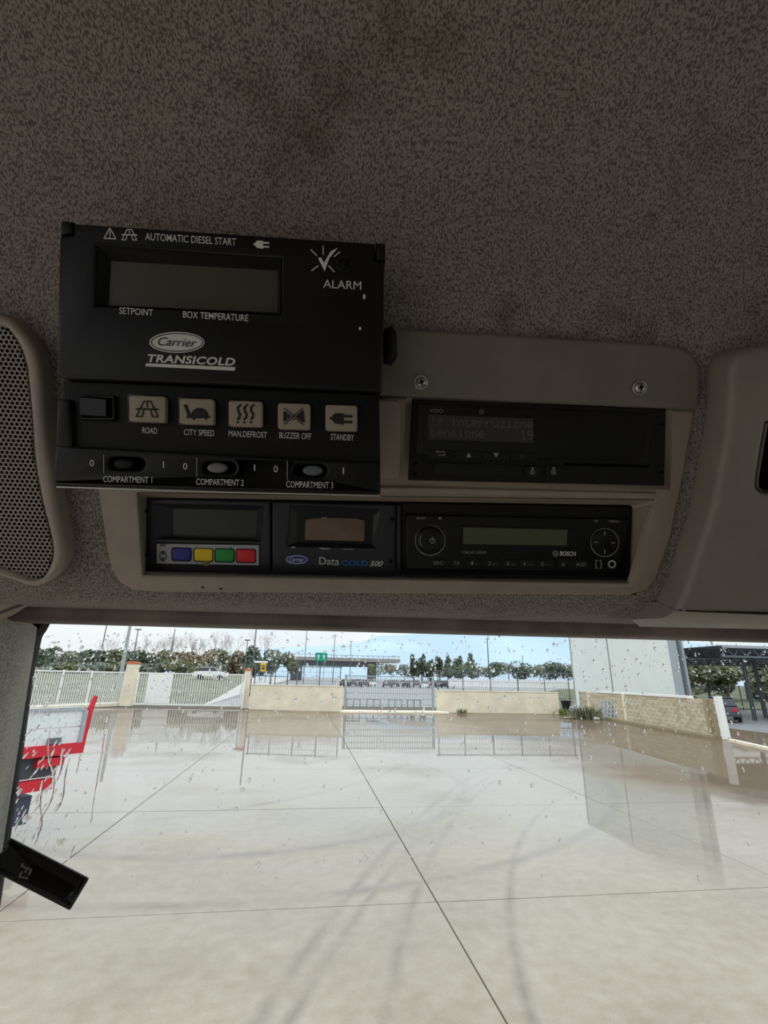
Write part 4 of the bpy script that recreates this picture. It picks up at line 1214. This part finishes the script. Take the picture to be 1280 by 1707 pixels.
# ------------------------------------------------------------------ car radio (lower bay)
def radio():
    F = Frame(C.o - C.n*.013, C.u, C.n)
    t = thing('car_radio', 'black car radio with round knob and narrow green display', 'radio', F.m)
    plate('side_strip', F, [(661.5, 842), (669, 842.5), (669, 960), (661, 960)], m_navy, t, (), -.012, -.001, .001)
    plate('housing', F, [(671, 838), (1053, 845), (1050, 961.5), (671, 957)], m_blk2, t, (), -.012, 0, .001)
    z = .0025
    plate('face_panel', F, [(676, 858), (1049, 866), (1047, 956), (676, 950)], m_gloss, t, (), -.001, z, .0012)
    plate('bottom_strip', F, [(674, 955), (1044, 962), (1044, 966), (674, 959)], m_navy, t, (), -.012, -.0005, .0005)
    k = plate('knob', F, ell(717, 901, 22, 22, 36), m_blk, t, (), z-.001, z+.006, .0018)
    ring('knob_ring', F, 717, 901, 25.5, 25.5, 1.3, m_dim, t, z+.0004)
    FK = z+.0062
    ring('power_ring', F, 721, 901.5, 4.6, 4.6, 1.2, m_dim, k, FK+.0002); marks('power_bar', F, stroke([(721, 895.5), (721, 901)], 1.6), m_dim, k, FK+.0004)
    marks('knob_mark', F, stroke(ell(717, 901, 17, 17, 8, 2.6, 3.6), 1.2), m_dim, k, FK)
    plate('display_surround', F, [(768, 876), (962, 881), (960, 913), (768, 909)], m_blk2, t, (), z-.001, z+.0006, .0003)
    plate('display', F, [(772, 879), (946, 883.3), (944.5, 909.3), (772, 907)], m_lcdr, t, (), z-.001, z+.001)
    p = plate('cursor_pad', F, ell(1008, 904.5, 21.5, 21.5, 36), m_gloss, t, (), z-.001, z+.0022, .0008)
    ring('cursor_ring', F, 1008, 904.5, 24, 24, 1.3, m_dim, t, z+.0004)
    marks('cursor_marks', F, stroke([(1008, 886), (1008, 892)], 1.4)+stroke([(1008, 916), (1008, 923)], 1.4)+stroke([(991, 904), (996, 904.2)], 1.4)+stroke([(1019, 905), (1025, 905.2)], 1.4), m_dim, p, z+.0026)
    text('CALAIS USB40', F, (770.5, 922.5), (810, 923.2), 4.6, m_dim, t, z+.0004)
    text('BOSCH', F, (933, 926), (959, 926.8), 7, m_print, t, z+.0004, .02)
    ring('maker_ring', F, 926, 923, 5, 5, 1.1, m_dim, t, z+.0004); marks('maker_mark', F, stroke([(924.5, 920), (924.5, 926)], 1)+stroke([(927.5, 920), (927.5, 926)], 1)+stroke([(924.5, 923), (927.5, 923)], 1), m_dim, t, z+.0004)
    for s, x0, x1, y in (('SRC', 722, 739, 941.2), ('TA', 756, 766, 941.6), ('1', 785, 788, 942), ('2', 813, 818, 942.3), ('3', 843, 848, 942.6), ('4', 871, 876, 942.8), ('5', 901, 906, 943), ('6', 936, 941, 943.2), ('AUD', 959.5, 976, 943.6)):
        w = 24 if len(s) > 1 else 27; c = (x0+x1)/2+(0 if len(s) > 1 else 5)
        b = plate('preset_key', F, quad(c-w/2, y-10, c+w/2, y+4.5, .018), m_blk, t, (), z-.001, z+.0005, .0003)
        text(s, F, (x0, y), (x1, y+.3), 6, m_dim, b, z+.0009)
    for s, x0, x1, y in (('>II', 790, 797, 942), ('RPT', 820, 830, 942.3), ('MIX', 850, 860, 942.6), ('SCAN', 878, 890, 942.8), ('SORT', 908, 919, 943)):
        text(s, F, (x0, y), (x1, y+.3), 3.6, m_faint, t, z+.0009)
    text('BND', F, (694, 865.5), (709, 866), 4, m_dim, t, z+.0004); marks('eject_mark', F, [[(730, 865.5), (737, 865.8), (733.5, 861.5)]], m_dim, t, z+.0004)
    text('MENU', F, (1015, 871), (1032, 871.5), 4, m_dim, t, z+.0004); marks('plus_mark', F, stroke([(992, 868.5), (996, 868.6)], 1)+stroke([(994, 866.5), (994, 870.5)], 1), m_dim, t, z+.0004)
    marks('usb_port', F, stroke([(996, 934), (993.5, 934), (993.5, 947), (996, 947)], 1.3)+stroke([(999.5, 934.2), (1002, 934.2), (1002, 947.2), (999.5, 947.2)], 1.3), m_dim, t, z+.0004)
    ring('aux_jack', F, 1020, 940.5, 6.8, 6.8, 2.8, m_strip, t, z+.0008)
    c = F.p(1020, 940.5, z); bmobj('jack_hole', m_void, t, lambda bm: prism(bm, circle(c, .0018, 16), (), z-.0005, z+.0002), 0)
radio()

# ------------------------------------------------------------------ transport refrigeration control unit
def unit():
    base = cabplane(.28, .111, 21)
    P = lambda x, y: base.o+base.u*base.p(x, y).x+base.v*base.p(x, y).y
    u = (P(640, 405)-P(100, 367)).normalized()+(P(635, 827)-P(85, 810)).normalized()
    U = Frame(base.o, u, base.n)
    t = thing('cooling_control_unit', 'large black cooling control box with display, tan keys and compartment switches', 'control unit', U.m)
    D = -.024
    scr = [(161, 409), (468, 431), (467, 523), (160, 508)]
    hous = plate('upper_housing', U, [(122, 371), (625, 404.5), (625, 434), (641, 436), (639, 560), (637, 648), (632, 654), (360, 641), (106, 631), (93, 624), (98, 393), (121, 391)], m_blk, t, [scr], D, 0, .0022)
    A = U.pts(scr); B = U.pts([(186, 436), (463, 452), (462, 521), (182, 509)], -.007)
    funnel('screen_surround', A, -.0002, B, -.007, m_blk2, t, 0)
    plate('screen', U, [(178, 430), (470, 447), (470, 526), (174, 514)], m_lcd, t, (), -.012, -.0068)
    plate('hinge', U, [(101, 366), (121, 368), (121, 389.5), (99, 391)], m_blk, t, (), D+.004, -.001, .002)
    plate('hinge', U, [(626.5, 403), (643, 404.5), (642.5, 434.5), (626.5, 432.5)], m_blk, t, (), D+.004, -.001, .002)
    # lower key panel and switch lip
    low = plate('key_panel', U, [(104, 634), (360, 645), (632, 657.5), (634, 775), (366, 761), (112, 747)], m_blk2, t, (), D, -.004, .001)
    plate('side_lug', U, [(94, 664), (117, 665.5), (119, 748), (91, 745)], m_blk, t, (), D, -.0005, .002)
    lip = plate('switch_lip', U, [(92, 742), (120, 744), (366, 757), (634, 771), (634.5, 819), (634, 824), (360, 817.5), (93, 809.5), (86, 804)], m_blk, t,
                [stadium(210.7, 773, 30, 10.5), stadium(365, 779.5, 28, 10), stadium(517, 784, 28, 10)], D, 0, .0018)
    ep = [U.p(x, y) for x, y in ((93, 811.5), (360, 819.6), (634, 826))]
    bmobj('edge_strip', m_metal, t, lambda bm: tube(bm, [(p.x, p.y, -.0012) for p in ep], .0006, 10), 60)
    # mounting bracket reaching the console
    bmobj('mounting_bracket', m_blk2, t, lambda bm: box(bm, (-.11, .03, D-.012), (-.03, .12, D+.001)), 0)
    # side knob on its own lug
    sk = plate('clamp_knob', U, [(641, 545), (654, 540), (662, 552), (663, 590), (655, 601), (641, 598)], m_blk2, t, (), D, -.012, .004)
    plate('knob_shaft', U, [(636, 560), (646, 560), (646, 588), (636, 588)], m_blk2, t, (), D+.006, -.016, .001)
    # lamp, lettering
    c = U.p(575, 440); s = U.mmpp(575, 440)
    bmobj('lamp_bezel', m_blk2, t, lambda bm: prism(bm, circle(c, 15*s, 28), (circle(c, 9*s, 28),), -.001, .0012, .0006), 50)
    bmobj('alarm_lamp', m_gloss, t, lambda bm: prism(bm, circle(c, 9*s, 24), (), -.001, .0008, .0007), 50)
    z = .0004
    text('AUTOMATIC DIESEL START', U, (242, 400), (393.5, 409.3), 12, m_print, t, z, .006)
    text('ALARM', U, (538.6, 479.5), (602, 483), 13.5, m_print, t, z, .0)
    text('SETPOINT', U, (198.7, 523), (255, 526.6), 11, m_print, t, z, .006)
    text('BOX TEMPERATURE', U, (305, 529.3), (413.5, 535.7), 11, m_print, t, z, .006)
    text('TRANSICOLD', U, (246, 603), (392, 609.5), 12.5, m_print, t, z, .03, .2, 1.05)
    marks('underline_bar', U, [[(243.5, 605.5), (392.5, 612), (391, 618), (242, 610.5)]], m_print, t, z)
    badge = plate('oval_badge', U, ell(294.7, 570.6, 46, 17.5, 40), m_print, t, (), -.0005, .0004)
    ring('oval_rim', U, 294.7, 570.6, 43.5, 15.5, 1.2, m_ink, badge, .0007)
    text('Carrier', U, (263, 575.5), (328, 578.5), 14, m_ink, badge, .0008, .0, .35)
    tri = [(183, 380), (193, 398), (173.5, 397)]
    marks('warning_triangle', U, stroke(tri+[tri[0]], 1.6)+stroke([(183.2, 385.5), (183.2, 392)], 1.6)+[ell(183.2, 394.8, 1, 1, 8)], m_print, t, z)
    def road_icon(x, y, s):
        return stroke([(x-4*s, y-9*s), (x-13*s, y+9*s), (x-6*s, y+9.2*s), (x-4*s, y+1*s)], 1.5*s)+stroke([(x+4*s, y-9*s), (x+13*s, y+9.5*s), (x+6*s, y+9.3*s), (x+4*s, y+1*s)], 1.5*s)+stroke([(x-4*s, y-9*s), (x+4*s, y-9*s)], 1.4*s)+[[(x-13*s, y-1*s), (x+13*s, y-.4*s), (x+14*s, y+1.6*s), (x-14*s, y+1*s)]]+stroke([(x, y-8*s), (x, y-2*s)], 1.4*s)
    marks('road_symbol', U, road_icon(215.5, 391, .95), m_print, t, z)
    def plug_icon(x, y, s):
        return [[(x-8*s, y-6*s), (x+2*s, y-5.5*s), (x+2*s, y+7.5*s), (x-8*s, y+6*s), (x-11*s, y+3*s), (x-11*s, y-3*s)], quad(x-14*s, y-1.6*s, x-10*s, y+1.6*s), quad(x+2*s, y-4*s, x+12*s, y-1.2*s, .05), quad(x+2*s, y+2.6*s, x+12*s, y+5.4*s, .05)]
    marks('plug_symbol', U, plug_icon(436.5, 407, 1.0), m_print, t, z)
    marks('alarm_tick', U, [[(530, 430), (535, 429), (540, 438), (551, 419), (563, 413), (549, 430), (541, 452)]]+stroke([(518, 416), (528, 426)], 1.7)+stroke([(538.5, 410), (538.7, 424)], 1.7)+stroke([(566, 420), (557, 427.5)], 1.7)+stroke([(519.5, 451), (530, 443)], 1.7)+stroke([(548, 443), (557, 453)], 1.7), m_print, t, z)
    marks('paint_chip', U, [ell(607, 494.5, 2.2, 4.5, 10), ell(600, 547.5, 2.2, 3, 8)], m_print, t, z)
    # keys
    zk = .0005
    keys = [('road', 214.6, 659, 275.7, 704), ('city', 298.6, 663.5, 356.4, 708), ('heat', 381, 667.5, 437, 712), ('buzz', 463, 671.6, 517, 716.5), ('plug', 542.5, 674.5, 595.6, 719)]
    for nm, x0, y0, x1, y1 in keys:
        plate('key_well', U, quad(x0-2.5, y0-2.5, x1+2.5, y1+1, .03), m_gloss, low, (), -.005, -.0035, .0003)
        k = plate('key', U, quad(x0, y0, x1, y1-1.5, .03), m_key, low, (), -.005, zk, .0007, r=.0018)
        cx, cy = (x0+x1)/2, (y0+y1)/2
        if nm == 'road': pol = road_icon(cx, cy, 1.4)
        elif nm == 'city':
            pol = [ell(cx+5, cy+9, 15, 15, 12, math.pi, 2*math.pi), [(cx-11, cy+8.5), (cx+22, cy+8), (cx+24, cy+10.5), (cx-8, cy+12)], [(cx-16, cy+8), (cx-10, cy+6), (cx-10, cy+11), (cx-18, cy+11.5)], [(cx-15, cy+8), (cx-20, cy-8), (cx-15, cy-8), (cx-10, cy+6)], ell(cx-18, cy-9, 3.6, 2.6, 10), [(cx-8, cy+11), (cx-2, cy+11), (cx-5, cy+15)], [(cx+12, cy+11), (cx+18, cy+11), (cx+17, cy+15)]]
        elif nm == 'heat':
            pol = []
            for d in (-11, 0, 11):
                pol += stroke([(cx+d+3, cy-15), (cx+d-2, cy-10), (cx+d-1, cy-4), (cx+d+2, cy+1), (cx+d+1, cy+6), (cx+d-2, cy+9)], 3.4)+[ell(cx+d-2, cy+14, 2, 2.2, 8)]
        elif nm == 'buzz':
            pol = [quad(cx-18, cy-8, cx-12, cy+8), [(cx-11, cy-8), (cx-4, cy-5), (cx-4, cy+6), (cx-11, cy+8)], [(cx-3, cy-4), (cx+16, cy-10), (cx+18, cy+10), (cx-3, cy+5)]]
        else: pol = plug_icon(cx+1, cy+.5, 1.45)
        marks('key_symbol', U, pol, m_ink, k, zk+.0003)
        if nm == 'buzz':
            X = lambda w: stroke([(cx-16, cy-13), (cx+14, cy+13)], w)+stroke([(cx+14, cy-13), (cx-16, cy+13)], w)
            marks('cross_gap', U, X(4.2), m_key, k, zk+.0005); marks('cross', U, X(1.7), m_ink, k, zk+.0007)
    zl = -.0036
    for s, a, b in (('ROAD', (237, 722), (262, 723.2)), ('CITY SPEED', (306.5, 725), (357, 727)), ('MAN.DEFROST', (381, 727.3), (445, 730)), ('BUZZER OFF', (465.5, 730.2), (518.5, 732.4)), ('STANDBY', (551, 733), (589.6, 734.8))):
        text(s, U, a, b, 10, m_print, low, zl, .001)
    # rocker
    plate('rocker_frame', U, quad(132, 658, 191, 699, .025), m_gloss, low, [quad(136, 662, 187, 695, .025)], -.006, -.0015, .0008)
    plate('rocker_well', U, quad(135, 661, 188, 696, .025), m_void, low, (), -.0055, -.0036)
    bm = bmesh.new()
    a = U.pts(quad(137, 664, 173, 692, .02), 0)
    v = [bm.verts.new((p.x, p.y, q)) for p, q in zip(a, (.0022, -.002, -.002, .0022))]; w = [bm.verts.new((p.x, p.y, -.006)) for p in a]
    bm.faces.new(v)
    for i in range(4): bm.faces.new((v[i], w[i], w[(i+1) % 4], v[(i+1) % 4]))
    finish('rocker', bm, m_rock, low, smooth=0)
    # slides
    for cx, cy, sx, mm in ((210.7, 773, -6, m_blk2), (365, 779.5, -4, m_grey), (517, 784, 4, m_dgrey)):
        plate('slide_floor', U, [(cx-32, cy-13), (cx+32, cy-12), (cx+32, cy+13), (cx-32, cy+12)], m_void, lip, (), -.008, -.0045)
        plate('slide_knob', U, ell(cx+sx, cy+.2, 17, 8.6, 22), mm, lip, (), -.0046, .0005, .0016)
    ytop = {0: 757, 1: 762, 2: 766}
    marks('switch_outline', U, [quad(172, 757.5, 173.3, 789), quad(327.3, 763, 328.6, 795), quad(478, 768, 479.3, 800)], m_dim, lip, z)
    for s, a, b in (('0', (149.5, 777), (156.5, 777.3)), ('I', (271.6, 780), (273.4, 780)), ('0', (305, 782.5), (312, 782.8)), ('I', (423.4, 785), (425.2, 785)), ('0', (456, 787), (463, 787.3)), ('I', (571.6, 790.5), (573.4, 790.5))):
        text(s, U, a, b, 11, m_print, lip, z)
    for s, a, b in (('COMPARTMENT 1', (172, 803.5), (253.5, 805.2)), ('COMPARTMENT 2', (327, 808), (406, 810)), ('COMPARTMENT 3', (477, 812.3), (555, 814.2))):
        text(s, U, a, b, 10.5, m_print, lip, z, .001)
unit()

# ------------------------------------------------------------------ speaker
def speaker():
    F = Frame(C.o+C.n*.006, C.u, C.n)
    t = thing('speaker_grille', 'taupe perforated speaker cover beside the black control box', 'speaker', F.m)
    out = [(-150, 500), (-60, 510), (0, 524), (20, 534), (44, 560), (61, 590), (69, 634), (73, 690), (83, 779), (98, 867), (107, 912), (106, 934), (95, 956), (76, 972), (54, 977), (20, 969), (-60, 944), (-150, 920)]
    inn = [(-150, 524), (-60, 531), (0, 544), (14, 551), (31, 576), (42, 609), (46, 643), (51, 697), (56, 765), (68, 833), (84, 898), (86, 928), (78, 952), (66, 966), (50, 968), (20, 957), (-60, 930), (-150, 905)]
    o2 = catmull([Vector(p) for p in out], False, 4); i2 = catmull([Vector(p) for p in inn], False, 4)
    bm = bmesh.new()
    prism(bm, F.pts([(p.x, p.y) for p in o2], .004), (F.pts([(p.x, p.y) for p in i2[3:-3]], .004),), -.012, .004, .0035)
    finish('surround', bm, m_spk, t, smooth=50)
    poly = F.pts([(p.x, p.y) for p in i2], .001)
    def inside(q):
        c = False; n = len(poly)
        for i in range(n):
            a, b = poly[i], poly[i-1]
            if (a.y > q.y) != (b.y > q.y) and q.x < (b.x-a.x)*(q.y-a.y)/(b.y-a.y)+a.x: c = not c
        return c
    s = F.mmpp(40, 800)
    pit = 8.1*s; hr = pit*.40
    xs = [p.x for p in poly]; ys = [p.y for p in poly]
    x0 = F.p(-45, 800).x
    bm = bmesh.new(); key = {}
    def vert(x, y, z=0.0):
        k = (round(x*1e6), round(y*1e6), z)
        if k not in key: key[k] = bm.verts.new((x, y, z))
        return key[k]
    rx = pit/math.sqrt(3)
    j = 0; y = min(ys)
    while y < max(ys):
        x = x0+(pit/2 if j % 2 else 0)
        while x < max(xs):
            if inside(Vector((x, y))):
                O = [vert(x+rx*math.cos(R(30+60*k)), y+rx*math.sin(R(30+60*k))) for k in range(6)]
                I = [bm.verts.new((x+hr*math.cos(R(30+60*k)), y+hr*math.sin(R(30+60*k)), 0)) for k in range(6)]
                J = [bm.verts.new((v.co.x, v.co.y, -.0012)) for v in I]
                for k in range(6):
                    q = (k+1) % 6
                    bm.faces.new((O[k], O[q], I[q], I[k])); bm.faces.new((I[k], I[q], J[q], J[k]))
            x += pit
        y += pit*math.sqrt(3)/2; j += 1
    tag(finish('perforated_sheet', bm, m_spk, t, smooth=0), kind='stuff')
    bm = bmesh.new(); prism(bm, poly, (), -.0095, -.0085); finish('dark_backing', bm, m_void, t, smooth=0)
    w = [Vector((p.x, p.y)) for p in poly]
    funnel('inner_wall', w, .0005, w, -.009, m_spk, t)
speaker()

# ------------------------------------------------------------------ moulded pod on the right
def pod():
    F = Frame(C.o+C.n*.022, C.u, C.n)
    t = thing('overhead_pod', 'grey moulded overhead pod with a dark opening at the frame edge', 'console', F.m)
    out = [(1700, 566), (1400, 569), (1290, 574), (1257, 577), (1236, 587), (1225, 602), (1220, 625), (1217, 697), (1205, 770), (1188, 855), (1165, 925), (1147, 982), (1138, 1000), (1128, 1022), (1700, 1032)]
    op = [(1640, 690), (1300, 700), (1281, 706), (1275, 740), (1266, 795), (1265, 812), (1273, 820), (1300, 823), (1640, 829)]
    O = F.pts(out); 
    OO = O[:1]+catmull(O[1:14], False, 3)+O[14:]
    bm = bmesh.new(); prism(bm, OO, (F.pts(op),), -.0255, 0, .006)
    finish('shell', bm, m_pod, t, smooth=50)
    plate('opening_back', F, [(1255, 690), (1700, 680), (1700, 840), (1255, 832)], m_void, t, (), -.024, -.021)
    A = F.pts(op); funnel('opening_wall', A, -.0005, A, -.022, m_pod, t)
    # lower lip turned forward over the header
    bm = bmesh.new()
    top = [(1126, 1018), (1150, 1020), (1300, 1026), (1700, 1032)]
    zs = ((1.0, 0, 0.0), (0, 0, 0))
    rows = []
    a = [F.p(x, y, -.001) for x, y in top]; a = [Vector((q.x, q.y, -.001)) for q in a]
    b = [(1052, 1033), (1066, 1044.5), (1280, 1049), (1700, 1056)]
    F2 = Frame(F.o, F.u, F.n); zb = -.050
    b3 = []
    for (x, y), zz in zip(b, (-.034, zb, zb, zb)):
        q = F.p(x, y, zz); b3.append(Vector((q.x, q.y, zz)))
    mid = []
    for p, q in zip(a, b3): mid.append(p.lerp(q, .35)+Vector((0, -.0012, .005)))
    back = [q+Vector((0, .012, -.004)) for q in b3]; back2 = [Vector((q.x, q.y-.002, -.024)) for q in a]
    R_ = [[bm.verts.new(p) for p in row] for row in (a, mid, b3, back, back2)]
    for X, Y in zip(R_, R_[1:]+R_[:1]):
        for i in range(3): bm.faces.new((X[i], Y[i], Y[i+1], X[i+1]))
    bm.faces.new([r[0] for r in R_]); bm.faces.new([r[-1] for r in R_][::-1])
    bmesh.ops.recalc_face_normals(bm, faces=bm.faces)
    finish('lower_lip', bm, m_pod, t, smooth=45)
pod()

# ------------------------------------------------------------------ small black camera by the windscreen edge
m_cam = mat('camera_black', (30, 30, 32), 0.4, bump=0.1, bscale=1500)
def dashcam():
    o = EYE+ray(70, 1455)*.40
    n = -(ray(70, 1455)).normalized()
    base = Frame(o, rt, n)
    u = base.u*(base.p(150, 1464)-base.p(17, 1396)).x+base.v*(base.p(150, 1464)-base.p(17, 1396)).y
    F = Frame(o, u, n)
    t = thing('dash_camera', 'black rectangular camera device hanging by the windscreen beside the pillar', 'camera', F.m)
    plate('body', F, [(17, 1395), (150, 1463.5), (117, 1518.5), (-17, 1450)], m_cam, t, (), -.022, 0, .004, r=.002)
    plate('label_recess', F, [(58, 1441), (128, 1478), (106, 1500), (46, 1470)], m_gloss, t, (), -.001, .0004, .0002)
    marks('emblem', F, stroke([(38, 1440), (36, 1444), (52, 1450), (48, 1458)], 3)+stroke([(44, 1450), (42, 1454)], 3)+stroke([(36, 1454), (32, 1462), (46, 1464)], 3), m_dim, t, .0004)
    marks('status_marks', F, stroke([(9, 1413), (13, 1409)], 1.6)+stroke([(3, 1421), (6, 1418), (4, 1415)], 1.6)+stroke([(10, 1416), (12, 1414)], 1.6), m_dim, t, .0016)
    c = F.p(119, 1490); bmobj('screw', m_dgrey, t, lambda bm: prism(bm, circle(c, .0012, 10), (), -.0005, .0003), 0)
    for i in range(6):
        x, y = 24+i*4.2, 1408+i*2.2
        marks('vent', F, stroke([(x, y), (x+1.5, y+2)], 1), m_void, t, .0004)
    q = F.p(146, 1492)
    # arm back to the pillar
    loc = F.m.inverted()
    P0 = Vector((F.p(-60, 1395).x, F.p(-60, 1395).y, -.011)); P1 = loc @ cab(-.55, .47, -.2)
    bmobj('arm', m_blk2, t, lambda bm: tube(bm, [P0, (P0+P1)/2+Vector((0, .01, 0)), P1], .008, 10), 50)
dashcam()
